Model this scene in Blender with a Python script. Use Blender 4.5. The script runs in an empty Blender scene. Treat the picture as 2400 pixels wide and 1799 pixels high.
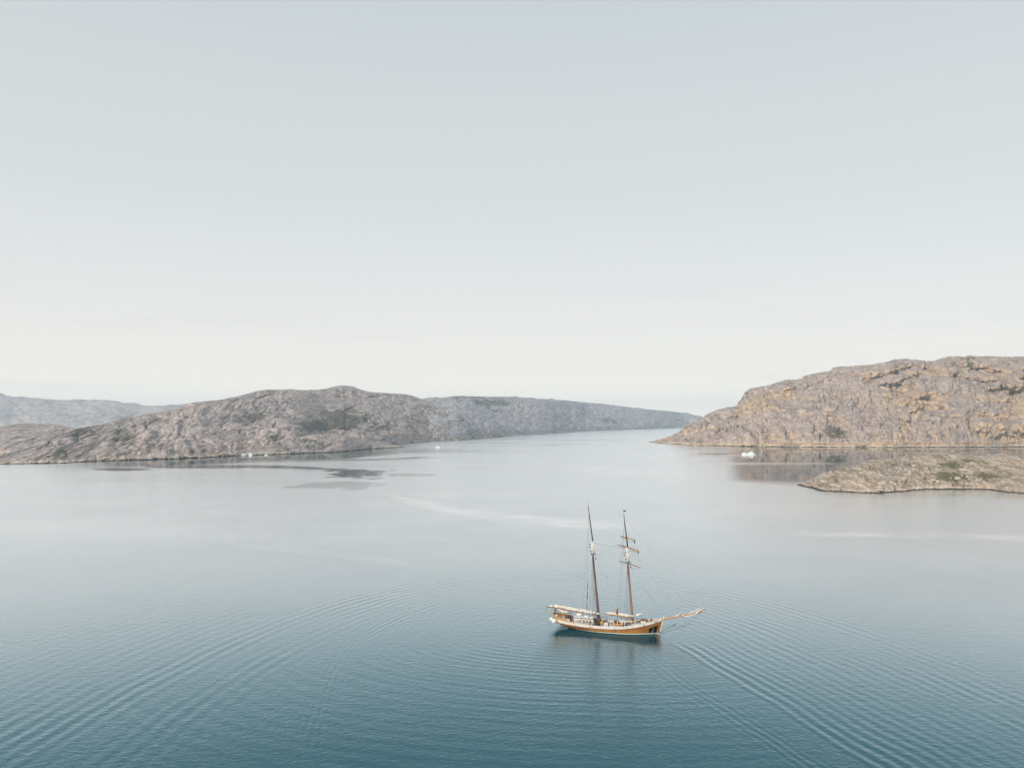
import bpy, bmesh, math, random
import numpy as np
from mathutils import Vector, Matrix

R = math.radians
SC = bpy.context.scene
COL = SC.collection
rnd = random.Random(7)

# ------------------------------------------------------------------ camera
CAM_H = 48.0           # metres above the water
FPX = 1850.0           # focal length in pixels of the 2400 px wide photograph
HORIZON = 985.0        # row of the horizon in the photograph
cam_data = bpy.data.cameras.new('camera')
cam_data.sensor_fit = 'HORIZONTAL'
cam_data.sensor_width = 36.0
cam_data.lens = 36.0 * FPX / 2400.0
cam_data.shift_x = 0.0
cam_data.shift_y = (HORIZON - 899.5) / 2400.0
cam_data.clip_start = 0.5
cam_data.clip_end = 60000.0
cam = bpy.data.objects.new('camera', cam_data)
COL.objects.link(cam)
cam.location = (0, 0, CAM_H)
cam.rotation_euler = (R(90), 0, 0)
SC.camera = cam

# ------------------------------------------------------------------ world
SUN_EL, SUN_AZ = 24.0, 218.0     # degrees; azimuth clockwise from +Y (behind left of the camera)
world = bpy.data.worlds.new('World')
SC.world = world
world.use_nodes = True
nt = world.node_tree
nt.nodes.clear()
def wn(t, **k):
    n = nt.nodes.new(t)
    for a, b in k.items():
        setattr(n, a, b)
    return n
def srgb(r, g, b, a=None):
    def f(c):
        c /= 255.0
        return c / 12.92 if c <= 0.04045 else ((c + 0.055) / 1.055) ** 2.4
    return (f(r), f(g), f(b), 1.0)
tc = wn('ShaderNodeTexCoord')
sep = wn('ShaderNodeSeparateXYZ')
nt.links.new(tc.outputs['Generated'], sep.inputs[0])
ramp = wn('ShaderNodeValToRGB')
cr = ramp.color_ramp
BGS = 1.35
def lin(r, g, b, k): 
    c = srgb(r, g, b); return (c[0] * k / BGS, c[1] * k / BGS, c[2] * k / BGS, 1.0)
stops = [(0.0, lin(246, 231, 211, 1.82)), (0.035, lin(242, 234, 222, 1.38)), (0.065, lin(239, 234, 226, 1.21)), (0.11, lin(237, 234, 229, 1.12)), (0.18, lin(231, 232, 230, 1.06)),
         (0.27, lin(223, 227, 226, 1.03)), (0.36, lin(216, 222, 222, 1.04)), (0.47, lin(208, 216, 218, 1.02)), (0.75, lin(182, 194, 203, 1.0)),
         (1.0, lin(168, 182, 194, 1.0))]
while len(cr.elements) < len(stops):
    cr.elements.new(0.5)
for e, (p, c) in zip(cr.elements, stops):
    e.position = p; e.color = c
nt.links.new(sep.outputs['Z'], ramp.inputs[0])
sky = wn('ShaderNodeTexSky', sky_type='NISHITA')
sky.sun_disc = False
sky.sun_elevation = R(SUN_EL)
sky.sun_rotation = R(SUN_AZ)
sky.air_density = 1.0; sky.dust_density = 2.0
sks = wn('ShaderNodeVectorMath', operation='SCALE'); sks.inputs['Scale'].default_value = 0.08
nt.links.new(sky.outputs[0], sks.inputs[0])
# thin streaks of low cloud
mp = wn('ShaderNodeMapping'); mp.inputs['Scale'].default_value = (1.6, 1.6, 34)
nt.links.new(tc.outputs['Generated'], mp.inputs[0])
nz = wn('ShaderNodeTexNoise'); nz.inputs['Scale'].default_value = 1.7; nz.inputs['Detail'].default_value = 3
nt.links.new(mp.outputs[0], nz.inputs['Vector'])
mr = wn('ShaderNodeMapRange'); mr.interpolation_type = 'SMOOTHSTEP'
mr.inputs[1].default_value = 0.52; mr.inputs[2].default_value = 0.72; mr.inputs[3].default_value = 0; mr.inputs[4].default_value = 1
nt.links.new(nz.outputs[0], mr.inputs[0])
mr2 = wn('ShaderNodeMapRange'); mr2.inputs[1].default_value = 0.25; mr2.inputs[2].default_value = 0.02
mr2.inputs[3].default_value = 0.0; mr2.inputs[4].default_value = 0.10
nt.links.new(sep.outputs['Z'], mr2.inputs[0])
mm = wn('ShaderNodeMath', operation='MULTIPLY')
nt.links.new(mr.outputs[0], mm.inputs[0]); nt.links.new(mr2.outputs[0], mm.inputs[1])
mx = wn('ShaderNodeMix', data_type='RGBA'); mx.inputs[0].default_value = 0.10
nt.links.new(ramp.outputs[0], mx.inputs[6]); nt.links.new(sks.outputs[0], mx.inputs[7])
mx2 = wn('ShaderNodeMix', data_type='RGBA'); mx2.blend_type = 'MIX'
mx2.inputs[7].default_value = srgb(160, 160, 165)
nt.links.new(mm.outputs[0], mx2.inputs[0]); nt.links.new(mx.outputs[2], mx2.inputs[6])
bg = wn('ShaderNodeBackground'); bg.inputs[1].default_value = BGS
nt.links.new(mx2.outputs[2], bg.inputs[0])
wo = wn('ShaderNodeOutputWorld')
nt.links.new(bg.outputs[0], wo.inputs[0])

sun_d = bpy.data.lights.new('sun', 'SUN')
sun_d.energy = 3.4
sun_d.angle = R(8)
sun_d.color = (1.0, 0.88, 0.74)
sun = bpy.data.objects.new('sun', sun_d)
COL.objects.link(sun)
sv = Vector((math.sin(R(SUN_AZ)) * math.cos(R(SUN_EL)), math.cos(R(SUN_AZ)) * math.cos(R(SUN_EL)), math.sin(R(SUN_EL))))
sun.rotation_euler = sv.to_track_quat('Z', 'Y').to_euler()

SC.view_settings.view_transform = 'Standard'
SC.view_settings.look = 'None'
SC.view_settings.exposure = 0.0
SC.view_settings.gamma = 1.0
SC.view_settings.use_curve_mapping = False
SC.render.engine = 'CYCLES'
SC.cycles.max_bounces = 6
SC.cycles.diffuse_bounces = 2
SC.cycles.glossy_bounces = 3
SC.cycles.volume_bounces = 3
SC.cycles.use_denoising = True
SC.cycles.use_adaptive_sampling = True
SC.cycles.adaptive_threshold = 0.01

# ------------------------------------------------------------------ numpy noise
_rs = np.random.RandomState(11)
_P = _rs.permutation(256).astype(np.int64); _P = np.concatenate([_P, _P, _P])
_G = _rs.normal(size=(256, 3)); _G /= np.linalg.norm(_G, axis=1)[:, None]
def perlin(x, y, z):
    xi = np.floor(x).astype(np.int64); yi = np.floor(y).astype(np.int64); zi = np.floor(z).astype(np.int64)
    xf = x - xi; yf = y - yi; zf = z - zi
    xi &= 255; yi &= 255; zi &= 255
    u = xf * xf * xf * (xf * (xf * 6 - 15) + 10)
    v = yf * yf * yf * (yf * (yf * 6 - 15) + 10)
    w = zf * zf * zf * (zf * (zf * 6 - 15) + 10)
    def g(i, j, k):
        h = _P[_P[_P[(xi + i) & 255] + ((yi + j) & 255)] + ((zi + k) & 255)]
        gg = _G[h]
        return gg[..., 0] * (xf - i) + gg[..., 1] * (yf - j) + gg[..., 2] * (zf - k)
    a = g(0, 0, 0) * (1 - u) + g(1, 0, 0) * u
    b = g(0, 1, 0) * (1 - u) + g(1, 1, 0) * u
    c = g(0, 0, 1) * (1 - u) + g(1, 0, 1) * u
    d = g(0, 1, 1) * (1 - u) + g(1, 1, 1) * u
    return ((a * (1 - v) + b * v) * (1 - w) + (c * (1 - v) + d * v) * w) * 1.6
def fbm(x, y, z, octs=4, gain=0.5, lac=2.03):
    s = 0; a = 1; n = 0
    for o in range(octs):
        s = s + a * perlin(x + o * 17.3, y - o * 9.1, z + o * 5.7); n += a
        x = x * lac; y = y * lac; z = z * lac; a *= gain
    return s / n
def ridged(x, y, z, octs=4, gain=0.55, lac=2.1):
    s = 0; a = 1; n = 0
    for o in range(octs):
        s = s + a * (1 - 2 * np.abs(perlin(x + o * 7.7, y + o * 3.1, z - o * 11.9))); n += a
        x = x * lac; y = y * lac; z = z * lac; a *= gain
    return s / n
def sst(a, b, x):
    t = np.clip((x - a) / (b - a), 0, 1)
    return t * t * (3 - 2 * t)
def world_at(px, row, z=0.0):
    """the point at height z that the camera sees at a photograph pixel"""
    d = (CAM_H - z) * FPX / (row - HORIZON)
    return Vector(((px - 1200.0) / FPX * d, d, z))
def row_of(d, z):
    return HORIZON - FPX * (z - CAM_H) / d

# ------------------------------------------------------------------ object helpers
def tag(o, label=None, cat=None, group=None, kind=None):
    if label: o['label'] = label
    if cat: o['category'] = cat
    if group: o['group'] = group
    if kind: o['kind'] = kind
    return o
def grid_mesh(name, P, wrap=False):
    """P: (rows, cols, 3) array -> mesh of quads"""
    nr, nc = P.shape[:2]
    me = bpy.data.meshes.new(name)
    idx = np.arange(nr * nc).reshape(nr, nc)
    if wrap:
        idx = np.concatenate([idx, idx[:, :1]], axis=1)
    q = np.stack([idx[:-1, :-1], idx[:-1, 1:], idx[1:, 1:], idx[1:, :-1]], axis=-1).reshape(-1, 4)
    me.vertices.add(nr * nc)
    me.vertices.foreach_set('co', P.reshape(-1).astype(np.float32))
    nf = len(q)
    me.loops.add(nf * 4); me.polygons.add(nf)
    me.loops.foreach_set('vertex_index', q.reshape(-1).astype(np.int32))
    me.polygons.foreach_set('loop_start', np.arange(0, nf * 4, 4, dtype=np.int32))
    me.polygons.foreach_set('loop_total', np.full(nf, 4, dtype=np.int32))
    me.polygons.foreach_set('use_smooth', np.ones(nf, dtype=bool))
    me.update(calc_edges=True)
    me.validate()
    return me
def add_attr(me, name, arr):
    a = me.attributes.new(name, 'FLOAT', 'POINT')
    a.data.foreach_set('value', arr.reshape(-1).astype(np.float32))

class Mat:
    """small helper around a material's node tree"""
    def __init__(self, name):
        self.m = bpy.data.materials.new(name); self.m.use_nodes = True
        self.t = self.m.node_tree; self.t.nodes.clear()
        self.out = self.n('ShaderNodeOutputMaterial')
        self.b = self.n('ShaderNodeBsdfPrincipled')
        self.l(self.b.outputs[0], self.out.inputs[0])
        self._co = None
    def n(self, t, **k):
        x = self.t.nodes.new(t)
        for a, b in k.items(): setattr(x, a, b)
        return x
    def l(self, a, b): self.t.links.new(a, b)
    def co(self):
        if self._co is None: self._co = self.n('ShaderNodeTexCoord').outputs['Object']
        return self._co
    def setin(self, sock, v):
        if isinstance(v, bpy.types.NodeSocket): self.l(v, sock)
        else: sock.default_value = v
    def noise(self, scale, detail=4, rough=0.55, stretch=(1, 1, 1), dist=0.0, rot=(0, 0, 0), loc=(0, 0, 0)):
        m = self.n('ShaderNodeMapping'); m.inputs['Scale'].default_value = stretch
        ys = getattr(self, 'ys', 1.0); m.inputs['Scale'].default_value = (stretch[0], stretch[1] * ys, stretch[2])
        m.inputs['Rotation'].default_value = rot; m.inputs['Location'].default_value = loc
        self.l(self.co(), m.inputs[0])
        x = self.n('ShaderNodeTexNoise'); x.inputs['Scale'].default_value = scale
        x.inputs['Detail'].default_value = detail; x.inputs['Roughness'].default_value = rough
        x.inputs['Distortion'].default_value = dist
        self.l(m.outputs[0], x.inputs['Vector'])
        return x.outputs[0]
    def step(self, v, a, b, lo=0.0, hi=1.0):
        m = self.n('ShaderNodeMapRange'); m.interpolation_type = 'SMOOTHSTEP'
        self.setin(m.inputs[0], v)
        for i, q in enumerate((a, b, lo, hi)): m.inputs[1 + i].default_value = q
        return m.outputs[0]
    def math(self, op, a, b=0.0, c=None):
        m = self.n('ShaderNodeMath', operation=op)
        self.setin(m.inputs[0], a); self.setin(m.inputs[1], b)
        if c is not None: self.setin(m.inputs[2], c)
        return m.outputs[0]
    def mix(self, f, a, b, mode='MIX'):
        m = self.n('ShaderNodeMix', data_type='RGBA', blend_type=mode)
        self.setin(m.inputs[0], f); self.setin(m.inputs[6], a); self.setin(m.inputs[7], b)
        return m.outputs[2]
    def attr(self, name):
        a = self.n('ShaderNodeAttribute', attribute_name=name)
        return a.outputs['Fac']
    def z(self):
        s = self.n('ShaderNodeSeparateXYZ'); self.l(self.co(), s.inputs[0]); return s.outputs['Z']
    def bump(self, h, strength, dist):
        b = self.n('ShaderNodeBump'); self.setin(b.inputs['Strength'], strength); b.inputs['Distance'].default_value = dist
        self.l(h, b.inputs['Height']); self.l(b.outputs[0], self.b.inputs['Normal'])
    def base(self, c, rough=0.8, metal=0.0, spec=0.3):
        self.setin(self.b.inputs['Base Color'], c); self.setin(self.b.inputs['Roughness'], rough)
        self.b.inputs['Metallic'].default_value = metal
        self.b.inputs['Specular IOR Level'].default_value = spec
        return self

# ------------------------------------------------------------------ rock
def rock_material(name, cols, warm, moss_col, fs=1.0, warm_amt=0.5, vertical=False, tilt=20, steep_k=0.6, steep_c=0.5):
    """cols: two ground greys, a third tone, dark lichen, pale scraped rock, washed shore rock"""
    M = Mat(name); M.ys = 0.55 if vertical else 0.30
    big = M.noise(0.012 * fs, 5, 0.6)
    med = M.noise(0.07 * fs, 7, 0.7)
    fine = M.noise(0.30 * fs, 5, 0.75)
    c = M.mix(M.step(big, 0.36, 0.62), cols[0], cols[1])
    c = M.mix(M.step(med, 0.44, 0.60), c, cols[2])
    if vertical:
        streak = M.noise(0.16 * fs, 5, 0.7, (1.0, 1.0, 0.22), 0.6)
        cross = M.noise(0.06 * fs, 5, 0.7, (0.4, 0.4, 2.2), 0.6, (0, R(14), 0))
    else:
        streak = M.noise(0.14 * fs, 5, 0.7, (0.35, 0.35, 2.4), 0.6, (0, R(-tilt), 0))
        cross = M.noise(0.06 * fs, 5, 0.7, (0.6, 0.6, 1.4), 0.6, (0, R(35), 0))
    wt = M.math('ADD', M.math('ADD', med, M.math('MULTIPLY', M.attr('tan'), 0.25)), M.math('MULTIPLY', M.math('SUBTRACT', M.attr('steep'), steep_c), 0.9 * steep_k))
    c = M.mix(M.math('MULTIPLY', M.step(wt, 0.50, 0.66), warm_amt), c, warm)
    # pale scraped rock, dark lichen in thin irregular bands and specks
    c = M.mix(M.math('MULTIPLY', M.step(fine, 0.54, 0.70), 0.45), c, cols[4])
    l1 = M.step(M.math('ABSOLUTE', M.math('SUBTRACT', streak, 0.5)), 0.040, 0.0)
    l2 = M.step(M.math('ABSOLUTE', M.math('SUBTRACT', cross, 0.52)), 0.030, 0.0)
    c = M.mix(M.math('MULTIPLY', M.math('MAXIMUM', l1, l2), 0.66), c, cols[3])
    c = M.mix(M.math('MULTIPLY', M.step(fine, 0.43, 0.32), 0.55), c, cols[3])
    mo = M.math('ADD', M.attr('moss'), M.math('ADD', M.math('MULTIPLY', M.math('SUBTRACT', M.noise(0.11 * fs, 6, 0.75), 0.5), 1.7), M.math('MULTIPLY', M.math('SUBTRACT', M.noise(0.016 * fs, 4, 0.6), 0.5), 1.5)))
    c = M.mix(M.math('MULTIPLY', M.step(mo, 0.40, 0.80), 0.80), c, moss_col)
    # tide marks: a washed pale band above a wet dark line of weed
    z = M.math('ADD', M.z(), M.math('MULTIPLY', M.math('SUBTRACT', M.noise(0.035 * fs, 5, 0.75), 0.5), 9.0 / fs ** 0.6))
    c = M.mix(M.math('MULTIPLY', M.math('MULTIPLY', M.step(z, 4.8 / fs ** 0.6, 1.8 / fs ** 0.6), M.step(big, .40, .56, .25, 1.0)), 0.7), c, cols[5])
    zz = M.math('ADD', M.z(), M.math('MULTIPLY', M.math('SUBTRACT', M.noise(0.06 * fs, 5, 0.8, (1, 1, .3)), 0.5), 4.5 / fs ** 0.5))
    c = M.mix(M.step(zz, 1.2 / fs ** 0.3, 0.5 / fs ** 0.3), c, (0.06, 0.055, 0.045, 1))
    M.base(c, 0.85, 0, 0.25)
    h = M.math('ADD', M.noise(0.22 * fs, 6, 0.75), M.math('MULTIPLY', streak, 0.8))
    M.bump(h, 0.6, 1.5 / fs)
    return M.m

def landform(name, shore, sky_line, px0, px1, ncol, nrow, depth, profile, seed, relief, dip=0.35, vertical=False,
             moss=(), tan=(), back=2.2, min_depth=20.0, ridge_d=None, ledge=0.0, bump_freq=1.0, moss_base=0.0, tan_base=0.0, crease=0.9, boulders=None):
    """a body of rock between a shoreline and a ridge, both given in photograph pixels, turned into world metres;
       behind the ridge it falls back down into the water"""
    px = np.linspace(px0, px1, ncol)
    srow = np.interp(px, [a for a, b in shore], [b for a, b in shore])
    yrow = np.interp(px, [a for a, b in sky_line], [b for a, b in sky_line])
    ds = CAM_H * FPX / (srow - HORIZON)
    # small bays and points along the shoreline
    wob = fbm(px * 0.012 + seed, px * 0 + 3.3, px * 0, 5, 0.6)
    ds = ds * (1 + 0.012 * wob)
    dr = ds + min_depth
    for _ in range(12):
        zr = CAM_H + (HORIZON - yrow) / FPX * dr
        tgt = ds + min_depth + depth * np.maximum(zr, 0)
        if ridge_d is not None:
            tgt = np.interp(px, [a for a, b in ridge_d], [b for a, b in ridge_d])
        dr = 0.5 * dr + 0.5 * tgt
    kw = max(5, int(70 / (px[1] - px[0])) | 1)
    ker = np.hanning(kw + 2)[1:-1]; ker /= ker.sum()
    dr = np.maximum(np.convolve(np.pad(dr, kw // 2, mode='edge'), ker, mode='valid'), ds + 5)
    zr = CAM_H + (HORIZON - yrow) / FPX * dr
    zr = np.maximum(zr, 0.3)
    nb = max(12, nrow // 6)
    v = np.concatenate([[-0.04, -0.02], np.linspace(0, 1, nrow)])
    vb = np.linspace(0, 1, nb + 1)[1:]
    D = []; Z = []
    for t in v:
        if t < 0:
            D.append(ds + (dr - ds) * t); Z.append(-3.0 * (-t / 0.04) + 0 * zr)
        else:
            D.append(ds + (dr - ds) * t); Z.append(zr * profile(t, px))
    for t in vb:
        D.append(dr + (zr * back + 15) * t); Z.append(zr * (1 - t * t) - 3 * t * t)
    D = np.array(D); Z = np.array(Z)
    X = (px[None, :] - 1200) / FPX * D
    P = np.stack([X, D, Z], -1)
    V = np.concatenate([v, 1 + vb])[:, None] + 0 * X
    # normals
    def normals(P):
        du = np.gradient(P, axis=1); dv = np.gradient(P, axis=0)
        n = np.cross(du, dv); n /= np.maximum(np.linalg.norm(n, axis=-1, keepdims=True), 1e-9)
        return n
    x, y, z = P[..., 0], P[..., 1], P[..., 2]
    f = bump_freq
    y0 = y; y = y * (0.55 if vertical else 0.28)     # joints run mostly into the hill
    env = np.minimum(sst(-0.02, 0.10, V), 1.0) * (1 - 0.75 * sst(0.80, 0.99, V) * (1 - sst(1.02, 1.2, V)))
    env = env * sst(0.0, 18.0 / f, zr)[None, :] ** 0.6
    N = normals(P)
    # 1: large gullies and shoulders
    big = fbm(x * 0.0075 * f + seed, y * 0.0075 * f, z * 0.012 * f, 4, 0.5)
    P = P + N * (big * relief[0] * env)[..., None]
    # 2: ledges dipping along the strata
    if ledge > 0:
        band = relief[3]
        s = (z + dip * x * 0.6 + fbm(x * 0.01 * f, y * 0.01 * f + seed, z * 0.01, 4) * band * 1.5) / band
        fr = s - np.floor(s)
        st = sst(0.30, 0.62, fr) - fr
        gate = sst(-0.25, 0.35, fbm(x * 0.006 * f + 9, y * 0.006 * f, z * 0.01 + seed, 3))
        P[..., 1] += -(st * band * ledge * env * gate) * -1.0
    N = normals(P)
    macro = np.clip(1 - np.abs(N[..., 2]), 0, 1)
    # 3: blocky slabs and joints
    q = z + dip * x
    if vertical:
        r1 = ridged(x * 0.030 * f + seed, y * 0.020 * f, z * 0.010 * f, 4)
        r2 = ridged(x * 0.090 * f, y * 0.06 * f + seed, z * 0.030 * f, 4)
    else:
        r1 = ridged(x * 0.010 * f + seed, y * 0.010 * f, q * 0.040 * f, 4)
        r2 = ridged(x * 0.035 * f, y * 0.035 * f + seed, q * 0.14 * f, 4)
    r3 = fbm(x * 0.12 * f + seed, y * 0.12 * f, z * 0.14 * f, 4, 0.65)
    # voronoi-like blocks from folded noise
    blk = np.abs(perlin(x * 0.022 * f, y * 0.022 * f, q * 0.035 * f + seed)) ** 0.5
    broken = 0.45 + 0.9 * sst(-0.3, 0.4, fbm(x * 0.009 * f + 3, y * 0.006 * f, z * 0.016 * f + seed, 3))
    # worn slabs: long smooth faces ending in a small sharp step, in two sizes, bent by folded noise
    wv = 22 / f * fbm(x * 0.008 * f + seed, y * 0.008 * f, z * 0.010 * f, 3) + 3.0 / f * fbm(x * 0.05 * f, y * 0.05 * f, z * 0.05 * f + seed, 3)
    def saw(t, k=0.16):
        fr_ = t - np.floor(t)
        return fr_ * sst(1.0, 1.0 - k, fr_)
    s1 = saw((q + wv) * f / 15.0); s2 = saw((q + wv * 1.25 + 2 * r3) * f / 5.6, 0.22)
    if vertical:
        jx_ = x * 0.9 + 0.5 * y + wv * 1.1
        v1 = saw(jx_ * f / 24.0, 0.2); v2 = saw((jx_ + 2.5 * r3) * f / 8.5, 0.25)
        vg = sst(0.25, -0.25, fbm(x * 0.007 * f + 5, y * 0.007 * f, z * 0.016 * f + seed, 3) + (z - 55) / 160.0)
        s1 = s1 * (1 - 0.6 * vg); s2 = s2 * (1 - 0.75 * vg)
        slab = s1 * relief[1] * 0.8 + s2 * relief[1] * 0.34 + vg * (v1 * relief[1] * 0.95 + v2 * relief[1] * 0.36)
    else:
        slab = s1 * relief[1] * 0.75 + s2 * relief[1] * 0.36
    disp = slab + broken * (r1 * 0.30 * relief[1] + r2 * relief[2] * 0.35 + r3 * relief[2] * 0.7)
    # open joints and gullies: narrow creases where two fields cross zero
    if vertical:
        c1 = perlin(x * 0.022 * f + seed, y * 0.016 * f, z * 0.009 * f) + 0.25 * perlin(x * 0.09 * f, y * 0.09 * f, z * 0.09 * f)
        c2 = perlin(x * 0.010 * f, y * 0.010 * f + seed, q * 0.034 * f) + 0.25 * perlin(x * 0.08 * f, y * 0.08 * f, z * 0.1 * f)
        c3 = perlin(x * 0.060 * f - seed, y * 0.045 * f, z * 0.022 * f) + 0.2 * r3
    else:
        c1 = perlin(x * 0.014 * f + seed, y * 0.014 * f, q * 0.034 * f) + 0.25 * perlin(x * 0.09 * f, y * 0.09 * f, z * 0.09 * f)
        c2 = perlin(x * 0.020 * f, y * 0.016 * f + seed, z * 0.010 * f) + 0.25 * perlin(x * 0.08 * f, y * 0.08 * f, z * 0.1 * f)
        c3 = perlin(x * 0.030 * f - seed, y * 0.030 * f, q * 0.085 * f) + 0.2 * r3
    gate2 = sst(-0.35, 0.25, perlin(x * 0.011 * f, y * 0.011 * f, z * 0.02 * f + 2 * seed))
    crev = np.exp(-(c1 / 0.05) ** 2) * 1.5 + np.exp(-(c2 / 0.045) ** 2) * gate2 * 1.4 + np.exp(-(c3 / 0.07) ** 2) * (1.2 - gate2) * 0.8
    disp = disp - crev * relief[2] * crease
    e2 = np.minimum(sst(-0.01, 0.05, V), 1.0) * (1 - 0.72 * sst(0.86, 0.99, V) * (1 - sst(1.02, 1.15, V)))
    e2 = e2 * sst(-1, 14.0 / f, zr)[None, :] ** 0.7
    P = P + N * (disp * e2)[..., None]
    me = grid_mesh(name, P)
    # painted-on growth: moss and tan weathering where the rock carries them
    pxv = 1200 + FPX * P[..., 0] / P[..., 1]
    pyv = row_of(P[..., 1], P[..., 2])
    wx = fbm(x * 0.02 * f, y * 0.02 * f, z * 0.05 * f, 5, 0.7)
    def spots(lst, base):
        m = np.full(x.shape, base)
        for (cx, cy, rx, ry, s) in lst:
            d = ((pxv - cx) / rx) ** 2 + ((pyv - cy) / ry) ** 2
            m = np.maximum(m, base + s * 0.8 * np.clip(1.5 - np.sqrt(d) + wx * 2.2, 0, 1) ** 0.8)
        return m
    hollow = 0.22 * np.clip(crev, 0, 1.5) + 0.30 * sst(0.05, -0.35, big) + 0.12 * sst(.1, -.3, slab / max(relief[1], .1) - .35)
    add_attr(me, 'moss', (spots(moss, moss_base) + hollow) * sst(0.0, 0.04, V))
    Nf = normals(P)
    steep = 0.7 * macro + 0.3 * np.clip(1 - np.abs(Nf[..., 2]), 0, 1)
    add_attr(me, 'tan', spots(tan, tan_base))
    add_attr(me, 'steep', steep)
    o = bpy.data.objects.new(name, me)
    COL.objects.link(o)
    o['kind'] = 'structure'
    # broken rock and boulders lying along the water's edge
    if boulders:
        rb = np.random.RandomState(int(seed) + 3)
        ico = bmesh.new(); bmesh.ops.create_icosphere(ico, subdivisions=1, radius=1.0)
        iv = np.array([v.co[:] for v in ico.verts]); fi = np.array([[v.index for v in f_.verts] for f_ in ico.faces]); ico.free()
        VV = []; FF = []; base_ = 0
        inb = np.where((px > -60) & (px < 2460))[0]
        for k in range(boulders[0]):
            c_ = rb.choice(inb); r_ = rb.randint(1, 5) if rb.rand() < .8 else rb.randint(4, 26)
            s_ = boulders[1] * (0.5 + rb.rand() ** 3 * 1.6)
            p_ = P[r_, c_]
            sc_ = s_ * np.array([rb.uniform(.8, 1.9), rb.uniform(.7, 1.2), rb.uniform(.45, .9)])
            vv = iv * sc_ * (1 + .3 * rb.randn(len(iv), 1) * .5) + p_ + np.array([0, 0, max(0, -p_[2]) + s_ * .1])
            VV.append(vv); FF.append(fi + base_); base_ += len(iv)
        bme = bpy.data.meshes.new('shore_boulders'); bme.from_pydata(np.concatenate(VV).tolist(), [], np.concatenate(FF).tolist()); bme.update()
        add_attr(bme, 'moss', np.zeros(base_)); add_attr(bme, 'tan', np.full(base_, .6)); add_attr(bme, 'steep', np.full(base_, .6))
        bo = bpy.data.objects.new('shore_boulders', bme); COL.objects.link(bo); bo.parent = o; bo['kind'] = 'stuff'
    return o, P

greyA = [(0.33, 0.285, 0.275, 1), (0.49, 0.39, 0.345, 1), (0.57, 0.485, 0.455, 1), (0.11, 0.115, 0.12, 1), (0.62, 0.60, 0.61, 1), (0.56, 0.49, 0.42, 1)]
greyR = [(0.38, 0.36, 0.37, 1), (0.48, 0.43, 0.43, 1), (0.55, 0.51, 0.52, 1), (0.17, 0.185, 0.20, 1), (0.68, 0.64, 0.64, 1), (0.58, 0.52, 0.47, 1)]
greyB = [(0.32, 0.262, 0.245, 1), (0.44, 0.35, 0.305, 1), (0.50, 0.415, 0.375, 1), (0.115, 0.105, 0.105, 1), (0.58, 0.53, 0.50, 1), (0.62, 0.52, 0.40, 1)]
greyI = [(0.29, 0.23, 0.165, 1), (0.46, 0.365, 0.28, 1), (0.60, 0.515, 0.455, 1), (0.09, 0.08, 0.06, 1), (0.70, 0.64, 0.56, 1), (0.62, 0.53, 0.45, 1)]
m_hill = rock_material('hill_rock', greyA, (0.47, 0.36, 0.28, 1), (0.085, 0.085, 0.06, 1), 1.0, 0.60, steep_c=0.42)
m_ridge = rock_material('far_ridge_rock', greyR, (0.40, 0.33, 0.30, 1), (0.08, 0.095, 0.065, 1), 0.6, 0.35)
m_mount = rock_material('mountain_rock', greyA, (0.36, 0.31, 0.29, 1), (0.08, 0.095, 0.065, 1), 0.45, 0.2)
m_head = rock_material('headland_rock', greyB, (0.60, 0.435, 0.275, 1), (0.07, 0.072, 0.045, 1), 1.0, 0.78, vertical=True, steep_c=0.38)
m_isl = rock_material('island_rock', greyI, (0.56, 0.38, 0.265, 1), (0.085, 0.09, 0.035, 1), 2.8, 0.45, tilt=-8)

def prof_cliff(t, px):
    return 0.62 * t ** 0.55 + 0.38 * t ** 1.5
def prof_round(t, px):
    return 0.5 * t ** 0.7 + 0.5 * (1 - (1 - t) ** 1.7)
def prof_hill(t, px):
    return 0.45 * t ** 0.6 + 0.55 * (t ** 1.15)

# far mountain across the fjord on the left
o, _ = landform('mountain', [(-900, 1000), (1100, 1000)],
    [(-900, 950), (-400, 935), (-150, 905), (0, 922), (18, 928), (36, 931.5), (90, 933), (116, 936.7), (154, 938), (181, 936.7), (208, 938.5),
     (244, 937), (271, 941), (289, 946.7), (334, 949), (353, 951), (385, 952), (400, 949.5), (434, 946), (480, 948), (700, 960), (900, 985), (1100, 996)],
    -900, 1100, 420, 110, 3.0, prof_hill, 31.0, (50, 12, 3, 60), dip=0.2, bump_freq=0.35,
    moss=[(250, 975, 80, 12, .4)], back=3)
o.data.materials.append(m_mount)
# low brown hill behind the left shore
o, _ = landform('hill', [(-700, 1066), (-100, 1064), (60, 1062), (400, 1058)],
    [(-700, 985), (-300, 990), (-60, 1004), (0, 1000), (36, 993), (90, 992.5), (127, 994), (154, 998.6), (181, 1004), (260, 1016), (400, 1050)],
    -700, 400, 420, 130, 6.0, prof_hill, 12.0, (5, 3, 1.2, 14), dip=0.25, moss_base=0.12, ledge=0.6)
o.data.materials.append(m_hill); [q.data.materials.append(m_hill) for q in o.children]
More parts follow.
